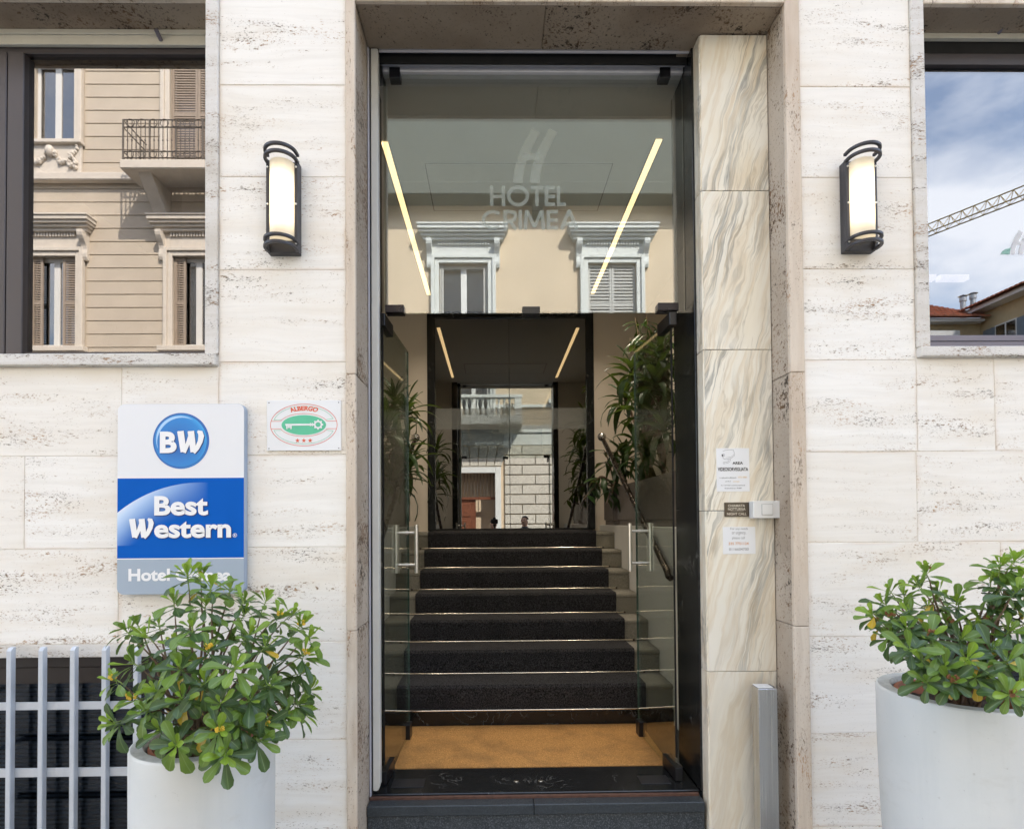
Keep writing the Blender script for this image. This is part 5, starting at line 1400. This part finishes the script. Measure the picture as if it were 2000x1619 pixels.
def fancy_window(bld, xc, w_, z0, z1, y, m, kind, brackets=True, sm=None, hoodw=None, hz=(0.28, 0.58)):
    """surround, sash, panes, shutters, hood on scroll brackets"""
    global MBh
    x0, x1 = xc - w_ / 2, xc + w_ / 2; t = .19
    s = MB()
    for a, b, d in ((0, t * .55, .06), (t * .55, t, .10)):
        s.box(x0 - b, x0 - a, y, y + d, z0, z1 + b); s.box(x1 + a, x1 + b, y, y + d, z0, z1 + b); s.box(x0 - a, x1 + a, y, y + d - .002, z1 + a, z1 + b)
    win = s.build('window', m, bld, bev=0.008)
    yi_ = y - .16
    f = MB(); xm = xc
    for a, b in ((x0, x0 + .07), (xm - .07, xm + .07), (x1 - .07, x1)): f.box(a, b, yi_, yi_ + .05, z0, z1)
    f.box(x0, x1, yi_ + .002, yi_ + .048, z1 - .08, z1); f.box(x0, x1, yi_ + .002, yi_ + .048, z0, z0 + .10)
    f.build('sash', MAT['sash'], win, bev=0.006)
    for a, b in ((x0 + .07, xm - .07), (xm + .07, x1 - .07)):
        MB().box(a, b, yi_ + .015, yi_ + .022, z0 + .1, z1 - .08).build('pane', MAT['glass_far'], win)
    MB().box(x0, x1, yi_ - .5, yi_ - .45, z0, z1).build('dark_interior', MAT['dark_room'], win)
    if kind == 'closed':
        shutter(win, x0 + .01, xm - .005, z0, z1 - .01, y - .07, sm, 44); shutter(win, xm + .005, x1 - .01, z0, z1 - .01, y - .07, sm, 44)
    elif kind == 'ajar':
        shutter(win, x0 + .01, x0 + .26, z0, z1 - .01, y - .07, sm, 44); shutter(win, x1 - .34, x1 - .01, z0, z1 - .01, y - .07, sm, 44)
    elif kind == 'open':
        shutter(win, x0 + .01, x0 + .10, z0, z1 - .01, y - .07, sm, 44); shutter(win, x1 - .10, x1 - .01, z0, z1 - .01, y - .07, sm, 44)
    if hoodw:
        MBh = MB(); hood(win, xc - hoodw / 2, xc + hoodw / 2, z1 + hz[0], z1 + hz[1], y, m); 
        MBh.box(x0 - t, x1 + t, y, y + .05, z1 + t + .005, z1 + hz[0] - .001)
        MBh.build('hood', m, win, bev=0.008)
        dn = MB(); k = 0; q = x0 - .02
        while q < x1 + .02: dn.box(q, q + .035, y + .051, y + .10, z1 + hz[0] - .09, z1 + hz[0] - .002); q += .065
        dn.build('dentils', m, win)
        if brackets:
            for x in (x0 - t - .03, x1 + t + .03): scroll(win, x, z1 + hz[0] - .002, .62, y, m)
    return win

# --- smooth cream building opposite the door
B = tag(empty('apartment_building', (1.0, YO, 0)), 'smooth cream building mirrored in the entrance glass with grey hooded windows', 'building')
c1 = mir(905, 515, YG); c2 = mir(1195, 515, YG)
zwt = (c1[1] + c2[1]) / 2
axes = [c1[0], c2[0], c2[0] + (c2[0] - c1[0])]
zslab = mir(1100, 402, YG)[1]
bx0, bx1 = -4.6, 7.8
zb0 = mir(1050, 838, YI)[1]; zsc = mir(1050, 846, YI)[1]       # balcony base and string course
zr0 = mir(1050, 870, YI)[1]
ww = 1.14
hol = [(a - ww / 2, a + ww / 2, (zb0 + .12 if i == 0 else zb0 + 1.0), zwt) for i, a in enumerate(axes)]
dcx = axes[0]; dw = 1.44; dzt = mir(940, 924, YI)[1]
hol.append((dcx - dw / 2, dcx + dw / 2, -0.1, dzt))
mb = MB(); wall_holes(mb, bx0, bx1, -0.12, zslab, hol, YO, YO - .6)
mb.box(bx0, bx1, YO - 9, YO - .62, -0.1, zslab)
bwall = mb.build('wall', MAT['stucco_b'], B)
mb = MB(); mb.box(bx0, bx1, YO - 9, YO - .02, zslab + .30, 12.6); mb.build('upper_wall', MAT['upper_b'], B)
MB().box(bx0 - .0, bx1 + .0, YO - .5, YO + .48, zslab + .003, zslab + .297).build('upper_balcony', MAT['upper_b'], B, bev=0.02)
for x in (axes[0] - 1.9, axes[0] + 1.75, axes[1] + 1.7): MB().prism([(YO, zslab - .35), (YO, zslab), (YO + .4, zslab), (YO + .34, zslab - .12), (YO + .15, zslab - .3)], 'x', x - .12, x + .12).build('corbel', MAT['upper_b'], B, bev=0.01)
MB().box(bx0 - .2, bx1 + .2, YO - 9.2, YO + .5, 12.605, 12.9).build('roof', MAT['roof'], B)
for i, a in enumerate(axes):
    fancy_window(B, a, ww, hol[i][2], zwt, YO, MAT['trim_b'], 'open' if i == 0 else 'closed', sm=MAT['shutter'], hoodw=2.12, hz=(.50, .82))
MB().box(bx0, bx1, YO + .001, YO + .10, zsc, zsc + .26).build('string_course', MAT['trim_b'], B, bev=0.02)
zs2 = mir(1060, 796, YI)[1]
for a, b in ((axes[0] + .75, axes[1] - .85), (axes[1] + .85, axes[2] - .85)): MB().box(a, b, YO + .001, YO + .07, zs2, zs2 + .10).build('sill_course', MAT['trim_b'], B, bev=0.01)
for a in axes[1:]: MB().box(a - .95, a + .95, YO + .001, YO + .18, hol[1][2] - .14, hol[1][2] - .002).build('window_sill', MAT['trim_b'], B, bev=0.01)
MB().box(bx0, bx1, YO + .001, YO + .05, zr0 + .01, zsc - .002).build('frieze', MAT['trim_b'], B, bev=0.01)
# balcony with balusters
blc = empty('balcony', (0, 0, 0), B); blc.location = -B.location + Vector((axes[0], YO, zb0))
hx = 1.62
MB().box(axes[0] - hx, axes[0] + hx, YO + .11, YO + 1.0, zb0 + .0, zb0 + .20).build('slab', MAT['trim_b'], blc, bev=0.02)
MB().box(axes[0] - hx + .02, axes[0] + hx - .02, YO + .82, YO + .98, zb0 + .201, zb0 + .30).build('plinth', MAT['trim_b'], blc, bev=0.01)
ztop = mir(960, 786, YI - .45)[1]; ztop = zb0 + .98
MB().box(axes[0] - hx + .0, axes[0] + hx - .0, YO + .80, YO + 1.0, ztop - .11, ztop).build('top_rail', MAT['trim_b'], blc, bev=0.015)
for s in (-1, 1): MB().box(axes[0] + s * (hx - .14) - .11, axes[0] + s * (hx - .14) + .11, YO + .80, YO + .99, zb0 + .301, ztop - .111).build('corner_pier', MAT['trim_b'], blc, bev=0.01)
x = axes[0] - hx + .38; hh = ztop - .111 - zb0 - .301; bal = None
while x < axes[0] + hx - .33:
    if bal is None:
        p_ = [(.06, 0), (.06, .05), (.035, .07), (.075, .22), (.065, .32), (.03, .62), (.028, .78), (.05, .86), (.035, .9), (.06, .94), (.06, 1.0)]
        bal = MB().lathe([(r, zb0 + .301 + t * hh) for r, t in p_], x, YO + .90, 10).build('baluster', MAT['trim_b'], blc, smooth=True); bx_first = x
    else:
        o = bal.copy(); col.objects.link(o); o.location = (bal.location.x + x - bx_first, bal.location.y, bal.location.z)
    x += .175
for s in (-1, 1): scroll(blc, axes[0] + s * 1.15, zb0 - .002, .62, YO + .06, MAT['trim_b'], .26)
# rusticated courses of the ground floor
z = zr0; ch = .335; k = 0
while z - ch > -0.05:
    x = bx0 + (0 if k % 2 else -.45)
    while x < bx1:
        a, b = max(x, bx0), min(x + 1.5, bx1); x += 1.5
        for c0, c1_ in ((a, min(b, dcx - dw / 2 - .32)), (max(a, dcx + dw / 2 + .32), b)):
            if c1_ - c0 < .05: continue
            if z - ch > dzt + .35 and c0 == a and b > dcx - dw / 2 - .32 and a < dcx - dw / 2 - .32: c1_ = c1_
            MB().box(c0 + .012, c1_ - .012, YO + .001, YO + .075 + random.uniform(0, .012), z - ch + .018, z - .018).build('rusticated_block', MAT['rough_stone'], bwall, bev=0.012)
    z -= ch; k += 1
for i in range(7):   # flat arch over the doorway
    a0 = dcx - .95 + i * .272
    MB().prism([(a0 + .01, dzt + .24), (a0 + .262, dzt + .24), (a0 + .262 + (i - 3) * .05 + .02, zr0 - .03), (a0 + .01 + (i - 3) * .05 - .0, zr0 - .03)], 'y', YO + .002, YO + .07).build('arch_stone', MAT['rough_stone'], bwall, bev=0.008)
# street door
dr_ = MB(); dr_.box(dcx - dw / 2 - .2, dcx - dw / 2, YO, YO + .12, 0, dzt + .2); dr_.box(dcx + dw / 2, dcx + dw / 2 + .2, YO, YO + .12, 0, dzt + .2); dr_.box(dcx - dw / 2, dcx + dw / 2, YO, YO + .118, dzt, dzt + .2)
sdoor = dr_.build('street_door', MAT['trim_b'], B, bev=0.01)
ztr = mir(940, 972, YI)[1]
MB().box(dcx - dw / 2, dcx + dw / 2, YO - .22, YO - .12, ztr - .06, ztr + .03).build('transom_bar', MAT['wood_red'], sdoor, bev=0.005)
for i in range(13):
    xx = dcx - dw / 2 + .05 + i * (dw - .1) / 12; MB().tube([(xx, YO - .16, ztr + .03), (xx, YO - .16, dzt)], .011, 6).build('iron_bar', MAT['iron'], sdoor)
MB().box(dcx - dw / 2, dcx + .05, YO - .25, YO - .19, 0, ztr - .061).build('door_leaf', MAT['wood_red'], sdoor)
for a, b in ((0.2, .8), (.95, 1.5), (1.62, ztr - .2)):
    if b > a: MB().box(dcx - dw / 2 + .14, dcx - .12, YO - .189, YO - .17, a, b).build('door_panel', MAT['wood_red'], sdoor, bev=0.012)
MB().box(dcx - dw / 2 - .1, dcx + dw / 2 + .1, YO - 2.5, YO - 2.4, 0, dzt).build('passage', MAT['dark_room'], sdoor)

# --- banded building to its side
A = tag(empty('apartment_building', (-9, YO, 0)), 'banded stucco building with balcony mirrored in the wide window', 'building')
YA = 2.458
ax0, ax1 = -17.0, -4.62
def ma(px, py): return mir(px, py, YA)
la = ma(106, 500)[0]; lb_ = ma(385, 500)[0]; sp_ = lb_ - la
axA = [la - 2 * sp_, la - sp_, la, lb_]
zl1, zl0 = ma(106, 503)[1], ma(106, 680)[1]
zu1, zu0 = ma(110, 122)[1], ma(110, 281)[1]
lwid, uwid = 1.05, 0.95
hol = []
for a in axA: hol.append((a - lwid / 2, a + lwid / 2, zl0, zl1))
zbal = ma(320, 318)[1]; 
ub = ma(385, 200)[0]
zcor1, zcor0 = ma(110, 346)[1], ma(110, 361)[1]
for a in axA[:-1]: hol.append((a - uwid / 2, a + uwid / 2, zu0, zu1))
zdoor0 = zcor1 + .02
hol.append((axA[3] - .6, axA[3] + .6, zdoor0, zu1 + .25))
mb = MB(); wall_holes(mb, ax0, ax1, -0.12, 13.0, hol, YO, YO - .6); mb.box(ax0, ax1, YO - 9, YO - .62, -0.1, 13.0)
awall = mb.build('wall', MAT['stucco_a'], A)
MB().box(ax0 - .2, ax1 + .1, YO - 9.2, YO + .7, 13.001, 13.3).build('roof', MAT['roof'], A)
# horizontal bands
z = 13.0; ch = .302
while z > 1.0:
    zz0 = z - ch
    segs = [(ax0 + .02, ax1 - .02)]
    for h in hol:
        t = .22
        if h[2] - .05 < z and h[3] + .2 > zz0:
            new = []
            for a, b in segs:
                if h[0] - t >= b or h[1] + t <= a: new.append((a, b)); continue
                if h[0] - t > a: new.append((a, h[0] - t))
                if h[1] + t < b: new.append((h[1] + t, b))
            segs = new
    for a, b in segs:
        if b - a > .05: MB().box(a, b, YO + .001, YO + .022, zz0 + .009, z - .009).build('stucco_band', MAT['stucco_a'], awall, bev=0.006)
    z = zz0
for i, a in enumerate(axA):
    fancy_window(A, a, lwid, zl0, zl1, YO + .02, MAT['trim_a'], 'ajar', sm=MAT['shutter_brown'], hoodw=1.95, hz=(.52, .84))
    MB().box(a - .8, a + .8, YO + .031, YO + .2, zl0 - .12, zl0 - .002).build('window_sill', MAT['trim_a'], A, bev=0.01)
for a in axA[:-1]:
    fancy_window(A, a, uwid, zu0, zu1, YO + .02, MAT['trim_a'], 'none')
    MB().box(a - .70, a + .70, YO + .031, YO + .19, zu0 - .09, zu0 - .002).build('window_sill', MAT['trim_a'], A, bev=0.01)
    MB().box(a - .66, a + .66, YO + .031, YO + .10, zcor1 + .03, zu0 - .092).build('carved_panel', MAT['trim_a'], A, bev=0.01)
    gz = (zcor1 + zu0) / 2; ga_ = MB(); rg = random.Random(5)
    ga_.ball((a, YO + .15, gz + .12), .10, 10, 8, sz=1.25)
    for s in (-1, 1):
        for k in range(14): ga_.ball((a + s * .50 + rg.uniform(-.07, .07), YO + .125 + rg.uniform(0, .03), gz + .10 - .34 * k / 13), rg.uniform(.03, .055), 6, 5)
    for s in (-1, 1):
        for k in range(26):
            t = k / 25; xx = a + s * (.08 + .50 * t); zz = gz + .10 - .28 * math.sin(math.pi * t) + .12 * t
            ga_.ball((xx + rg.uniform(-.03, .03), YO + .115 + rg.uniform(0, .03), zz + rg.uniform(-.045, .045)), rg.uniform(.03, .058), 6, 5)
    ga_.build('garland_relief', MAT['trim_a'], A)
fancy_window(A, axA[3], 1.2, zdoor0, zu1 + .25, YO + .02, MAT['trim_a'], 'closed', sm=MAT['shutter_brown'])
MB().box(ax0, ax1, YO + .031, YO + .20, zcor0, zcor1).build('string_course', MAT['trim_a'], A, bev=0.02)
# iron balcony
ib = empty('balcony', (0, 0, 0), A)
xl = mir(234, 320, YA, YO + .9)[0]; xr = 2 * axA[3] - xl; zt_ = mir(300, 312, YA, YO + .9)[1]; zu_ = mir(300, 330, YA, YO + .9)[1]; zr_ = mir(300, 232, YA, YO + .9)[1]
ib.location = Vector((axA[3], YO, zu_)) - A.location
MB().box(xl, xr, YO + .201, YO + .92, zu_, zt_).build('slab', MAT['trim_a'], ib, bev=0.02)
for x in (xl + .45, xr - .45):
    pr = [(YO + .03, zu_), (YO + .80, zu_)] + [(YO + .03 + .77 * (1 - t) ** 1.6 + .05 * math.sin(t * 6) * (1 - t), zu_ - 1.0 * t) for t in [i / 10 for i in range(1, 11)]]
    MB().prism(pr, 'x', x - .14, x + .14).build('scroll_bracket', MAT['trim_a'], ib, bev=0.01)
rl = MB(); yb_ = YO + .86
for z in (zt_ + .06, zt_ + .20, zr_ - .16, zr_): rl.tube([(xl + .04, YO + .05, z), (xl + .04, yb_, z), (xr - .04, yb_, z), (xr - .04, YO + .05, z)], .014, 6)
x = xl + .04; k = 0
while x <= xr - .03:
    rl.tube([(x, yb_, zt_), (x, yb_, zr_)], .009 if k % 6 else .02, 6); rl.ball((x, yb_, (zt_ + zr_) / 2), .02, 6, 4)
    x += (xr - xl - .08) / 24; k += 1
for y in [YO + .15 + .14 * i for i in range(5)]:
    for xx in (xl + .04, xr - .04): rl.tube([(xx, y, zt_), (xx, y, zr_)], .009, 6)
nr = 9
for i in range(nr):
    cx_ = xl + .2 + (xr - xl - .4) * i / (nr - 1)
    for cz_, r_ in ((zr_ - .08, .085), (zt_ + .13, .075)):
        rl.tube([(cx_ + r_ * math.cos(2 * math.pi * q / 14), yb_ + .015, cz_ + r_ * math.sin(2 * math.pi * q / 14)) for q in range(15)], .009, 5, cap=False)
rl.build('railing', MAT['iron'], ib)

# --- low tiled houses beyond the gap, crane
def tiled_roof(par, p0, p1, q0, q1, name='roof', pitch=.26):
    """roof plane between eave p0-p1 and ridge q0-q1, with rows of half-round tiles"""
    p0, p1, q0, q1 = map(Vector, (p0, p1, q0, q1)); m_ = MB()
    nrm = (p1 - p0).cross(q0 - p0).normalized()
    if nrm.z < 0: nrm = -nrm
    n = int((p1 - p0).length / pitch)
    m_.add([p0 - nrm * .05, p1 - nrm * .05, q1 - nrm * .05, q0 - nrm * .05], [(0, 1, 2, 3)])
    for i in range(n):
        t = (i + .5) / n
        a = p0.lerp(p1, t); b = q0.lerp(q1, t); rows = max(3, int((b - a).length / .42))
        u = (p1 - p0).normalized() * pitch * .5
        for k in range(rows):
            c0 = a.lerp(b, k / rows) + nrm * .045; c1 = a.lerp(b, (k + 1.15) / rows) + nrm * .0
            m_.add([c0 - u, c0 - u * .6 + nrm * .08, c0 + u * .6 + nrm * .08, c0 + u, c1 - u, c1 - u * .6 + nrm * .07, c1 + u * .6 + nrm * .07, c1 + u], [(0, 1, 5, 4), (1, 2, 6, 5), (2, 3, 7, 6), (0, 3, 2, 1)])
    o = m_.build(name, MAT['roof'], par); return o
H1Y = -25.0
def mh(px, py, y=H1Y): return mir(px, py, 2.458, y)
he = (mh(1815, 636)[1] + mh(1890, 622)[1]) / 2
H1 = tag(empty('house', (18, H1Y, 0)), 'far low house with a reddish tiled roof and two flue pipes', 'house')
xh = mh(1893, 620)[0]
MB().box(8.5, xh + 6, H1Y - 9, H1Y, -.1, he - .06).build('wall', MAT['ochre'], H1)
MB().box(8.0, xh + .3, H1Y + .05, H1Y + .62, he - .16, he - .02).build('eaves_board', MAT['sash'], H1)
MB().box(mh(1800, 650)[0], mh(1866, 650)[0], H1Y + .01, H1Y + .3, he - 4, he - .55).build('white_bay', MAT['sash'], H1)
rz = mh(1860, 592, H1Y - 5)[1]
r1 = tiled_roof(H1, (8.0, H1Y + .75, he), (xh + .5, H1Y + .75, he), (8.0, H1Y - 5, rz), (xh + .5, H1Y - 5, rz))
tiled_roof(H1, (8.0, H1Y - 10, he), (xh + .5, H1Y - 10, he), (8.0, H1Y - 5, rz), (xh + .5, H1Y - 5, rz), 'rear_roof')
for px, pt, pb in ((1880.5, 577, 612), (1900, 572, 600)):
    x, zt_ = mh(px, pt, H1Y - 1.5); zb_ = mh(px, pb, H1Y - 1.5)[1]
    f = MB(); f.tube([(x, H1Y - 1.5, zb_ - .5), (x, H1Y - 1.5, zt_ - .1)], .13, 12); f.tube([(x, H1Y - 1.5, zt_ - .35), (x, H1Y - 1.5, zt_ - .15)], .17, 12); f.lathe([(.0, zt_ + .05), (.24, zt_ - .06), (.0, zt_ - .07)], x, H1Y - 1.5, 12)
    f.build('flue_pipe', MAT['zinc'], H1, smooth=True)
H2 = tag(empty('house', (xh + 4, -17, 0)), 'ochre house with grey shutters and sloping tiled eaves mirrored in the window', 'house')
hx_ = xh + .6; e2 = mh(1895, 606)[1]
w2 = [(-24.0, -22.9), (-21.0, -19.4), (-18.0, -16.6), (-14.8, -13.4)]
mb = MB(); mb.box(hx_, hx_ + 9, H1Y + .01, -8, -.1, e2 - .1); hw2 = mb.build('wall', MAT['ochre'], H2)
MB().box(hx_ - .7, hx_ + .1, H1Y - .4, -7.5, e2 - .22, e2 - .02).build('eaves_board', MAT['sash'], H2)
tiled_roof(H2, (hx_ - .85, H1Y - .5, e2), (hx_ - .85, -7.5, e2), (hx_ + 4.5, H1Y - .5, e2 + 1.9), (hx_ + 4.5, -7.5, e2 + 1.9))
for a, b in w2:
    zt_, zb_ = e2 - 1.25, e2 - 3.0
    f = MB(); f.box(hx_ - .06, hx_ - .001, a - .08, b + .08, zb_ - .08, zt_ + .08); wn_ = f.build('window', MAT['sash'], H2)
    ym = (a + b) / 2
    for c, d in ((a, ym - .05), (ym + .05, b)): MB().box(hx_ - .07, hx_ - .061, c, d, zb_, zt_).build('pane', MAT['glass_far'], wn_)
    for c, d in ((a - .75, a - .1), (b + .1, b + .75)): MB().box(hx_ - .09, hx_ - .03, c, d, zb_ - .03, zt_ + .03).build('shutter', plain('blue_grey_shutter', (0.16, 0.20, 0.24), 0.6), wn_)
# tower crane
CR = tag(empty('tower_crane', (63, -40, 0)), 'yellow lattice tower crane jib crossing the mirrored sky', 'crane')
zj_ = mir(1900, 424, 2.458, -59)[1]
j0 = Vector((*mir(1812, 449, 2.458, -63)[:1], -63, zj_)); j1 = Vector((mir(2000, 372, 2.458, -55)[0], -55, zj_))
dj = (j1 - j0).normalized(); tipj = j0 - dj * 10; tw = j0 + dj * 30; bk_ = tw + dj * 12
side = dj.cross(Vector((0, 0, 1))).normalized()
CR.location = (tw.x, tw.y, 0)
jm = MB(); hj = 1.25; n = 34
c1_ = [tipj.lerp(tw, i / n) for i in range(n + 1)]
for off in (side * .6, side * -.6, Vector((0, 0, hj))): jm.tube([tipj + off, tw + off], .075, 5)
for i in range(n):
    a, b = c1_[i], c1_[i + 1]; m2 = a.lerp(b, .5) + Vector((0, 0, hj))
    for s in (side * .6, side * -.6): jm.tube([a + s, m2], .035, 4, cap=False); jm.tube([m2, b + s], .035, 4, cap=False)
    jm.tube([a + side * .6, b - side * .6], .03, 4, cap=False)
jm.build('jib', MAT['crane'], CR)
cj = MB()
for off in (side * .6, side * -.6): cj.tube([tw + off, bk_ + off], .1, 5)
cj.box(bk_.x - 1.0, bk_.x + 1.0, bk_.y - 1.0, bk_.y + 1.0, zj_ - 2.2, zj_ - .2); cj.build('counter_jib', MAT['crane'], CR)
tm = MB()
for sx_ in (-.8, .8):
    for sy_ in (-.8, .8): tm.tube([(tw.x + sx_, tw.y + sy_, -.1), (tw.x + sx_, tw.y + sy_, zj_ - .2)], .1, 5)
z = 0; k = 0
while z < zj_ - 2:
    s = 1 if k % 2 else -1
    for sy_ in (-.8, .8): tm.tube([(tw.x - .8 * s, tw.y + sy_, z), (tw.x + .8 * s, tw.y + sy_, z + 1.8)], .05, 4); tm.tube([(tw.x + sy_, tw.y - .8 * s, z), (tw.x + sy_, tw.y + .8 * s, z + 1.8)], .05, 4)
    z += 1.8; k += 1
tm.build('mast', MAT['crane'], CR)
MB().box(tw.x - 1.1, tw.x + 1.1, tw.y - 2.2, tw.y - .85, zj_ - 2.2, zj_ - .1).build('cab', MAT['crane'], CR)

# ------------------------------------------------------------------ photographer, helper and tripod camera (seen in the inner door)
def person(name, label, base, h, pose, shirt, look):
    bx, by = base
    root = tag(empty(name, (bx, by, 0)), label, 'person')
    V = []; E = []; RR = []
    def v(p, r, par=None):
        V.append((p[0], p[1], p[2])); RR.append(r)
        if par is not None: E.append((par, len(V) - 1))
        return len(V) - 1
    k = h / 1.70
    pel = v((0, 0, .95 * k), (.15 * k, .11 * k))
    wst = v((0, 0, 1.10 * k), (.13 * k, .095 * k), pel); ch_ = v((0, .0, 1.30 * k), (.155 * k, .105 * k), wst); nb = v((0, 0, 1.42 * k), (.075 * k, .065 * k), ch_)
    nk = v((0, .01, 1.475 * k), (.050 * k, .052 * k), nb); hd = v((0, .02, 1.55 * k), (.066 * k, .085 * k), nk); hc = v((0, .015, 1.62 * k), (.074 * k, .095 * k), hd); v((0, .0, 1.675 * k), (.050 * k, .066 * k), hc)
    v((0, .125, 1.575 * k), (.012, .014), hd)
    for s in (-1, 1):
        v((s * .083 * k, .0, 1.585 * k), (.010, .018), hd)
        sh = v((s * .19 * k, 0, 1.385 * k), (.055 * k, .055 * k), ch_)
        el, wr = pose[0 if s < 0 else 1]
        e_ = v((s * el[0] * k, el[1] * k, el[2] * k), (.040 * k, .040 * k), sh); w2_ = v((s * wr[0] * k, wr[1] * k, wr[2] * k), (.027 * k, .027 * k), e_)
        dv = (Vector(wr) - Vector(el)).normalized(); pm = Vector(wr) + dv * .07
        pl = v((s * pm.x * k, pm.y * k, pm.z * k), (.034 * k, .020 * k), w2_)
        for q in range(4):
            ft = pm + dv * (.075 - abs(q - 1.3) * .010) + Vector(((q - 1.5) * .018, 0, 0)); fm_ = pm + dv * .035 + Vector(((q - 1.5) * .018, 0, 0))
            f1 = v((s * fm_.x * k, fm_.y * k, fm_.z * k), (.009, .009), pl); v((s * ft.x * k, (ft.y + .012) * k, ft.z * k), (.007, .007), f1)
        th = pm + dv * .02 + Vector((-.05, .02, 0)); v((s * th.x * k, th.y * k, th.z * k), (.009, .009), w2_)
        hp_ = v((s * .095 * k, 0, .88 * k), (.085 * k, .085 * k), pel); kn = v((s * .10 * k, .02, .49 * k), (.055 * k, .058 * k), hp_); an = v((s * .105 * k, 0, .085 * k), (.037 * k, .040 * k), kn)
        v((s * .115 * k, .15, .035), (.036, .028), an)
    me = bpy.data.meshes.new('body'); me.from_pydata(V, E, [])
    o = bpy.data.objects.new('body', me); col.objects.link(o); o.parent = root; o.rotation_euler = (0, 0, R(look))
    md = o.modifiers.new('Skin', 'SKIN'); md.use_smooth_shade = True
    if not me.skin_vertices: 
        bm = bmesh.new(); bm.from_mesh(me); bm.verts.layers.skin.verify(); bm.to_mesh(me); bm.free()
    for i, sv in enumerate(me.skin_vertices[0].data): sv.radius = RR[i]; sv.use_root = (i == 0)
    sb = o.modifiers.new('Sub', 'SUBSURF'); sb.levels = 1; sb.render_levels = 2
    n = NB('clothed_body_' + shirt.name); tcn = n.new('ShaderNodeTexCoord'); sp = n.new('ShaderNodeSeparateXYZ'); n.link(tcn.outputs['Object'], sp.inputs[0])
    sc_ = tuple(shirt.diffuse_color[:3]); 
    c = n.mix(n.math('GREATER_THAN', sp.outputs[2], .98 * k), (0.04, 0.045, 0.06), SHIRTC[shirt.name]); c = n.mix(n.math('GREATER_THAN', sp.outputs[2], 1.455 * k), c, (0.50, 0.30, 0.21))
    ax_ = n.math('GREATER_THAN', n.math('ABSOLUTE', sp.outputs[0]), .235 * k)
    far = n.math('GREATER_THAN', sp.outputs[1], .16 * k); c = n.mix(n.math('MAXIMUM', far, n.math('MULTIPLY', ax_, 0.0)), c, (0.50, 0.30, 0.21)) 
    n.set(color=c, rough=0.7); me.materials.append(n.m)
    hm = MB(); hm.ball((bx, by, 0), .1, 16, 10)
    hb_ = MB()
    rot = Matrix.Rotation(R(look), 3, 'Z')
    for i in range(9):
        for j in range(16):
            ph = R(90 - 84 * i / 8); a = 2 * math.pi * j / 16
            front = math.sin(a)
            if front > .35: ph = R(90 - 50 * i / 8)
            q = Vector((.088 * k * math.cos(ph) * math.cos(a), -.005 + .112 * k * math.cos(ph) * math.sin(a) , 1.612 * k + .098 * k * math.sin(ph)))
            q = rot @ q; hb_.v.append((q.x + bx, q.y + by, q.z))
    for i in range(8):
        for j in range(16): hb_.f.append((i * 16 + j, i * 16 + (j + 1) % 16, (i + 1) * 16 + (j + 1) % 16, (i + 1) * 16 + j)); hb_.m.append(0)
    hb_.build('hair', MAT['hair'], root, smooth=True)
    for s in (-1, 1):
        q = rot @ Vector((s * .032 * k, .105 * k, 1.60 * k)); MB().ball((q.x + bx, q.y + by, q.z), .009, 8, 6).build('eye', MAT['ink'], root)
    return root
SHIRTC = {MAT['shirt_blue'].name: (0.30, 0.40, 0.55), MAT['shirt_dark'].name: (0.06, 0.06, 0.065)}
person('person', 'person in a pale blue shirt working the camera on the tripod', (-0.02, -0.62), 1.50, (((.27, .12, 1.12), (.12, .38, 1.30)), ((.27, .12, 1.12), (.12, .38, 1.30))), MAT['shirt_blue'], 0)
person('person', 'person in a dark shirt standing next to the photographer', (0.66, -1.0), 1.56, (((.27, -.02, 1.10), (.26, .08, .86)), ((.27, -.02, 1.10), (.26, .08, .86))), MAT['shirt_dark'], 30)
tp = tag(empty('tripod_camera', (0, -0.09, 0)), 'black photo camera mounted on a three-legged tripod', 'camera')
MB().box(-.07, .07, -.125, -.055, ZC - .05, ZC + .045).build('camera_body', MAT['rubber'], tp, bev=0.008)
MB().prism([(-.035, ZC + .0455), (.035, ZC + .0455), (.022, ZC + .08), (-.022, ZC + .08)], 'y', -.115, -.06).build('viewfinder', MAT['rubber'], tp, bev=0.005)
MB().tube([(0, -.0545, ZC), (0, -.018, ZC)], .036, 20).build('lens', MAT['black_metal'], tp, smooth=True)
MB().box(-.03, .03, -.115, -.065, ZC - .10, ZC - .051).build('tripod_head', MAT['black_metal'], tp, bev=0.004)
MB().tube([(0, -.09, ZC - .101), (0, -.09, ZC - .42)], .014, 10).build('centre_column', MAT['black_metal'], tp, smooth=True)
for a in (30, 150, 270):
    MB().tube([(.02 * math.cos(R(a)), -.09 + .02 * math.sin(R(a)), ZC - .22), (.42 * math.cos(R(a)), -.09 + .42 * math.sin(R(a)), 0.005)], .012, 8, rs=[.015, .010]).build('leg', MAT['black_metal'], tp, smooth=True)
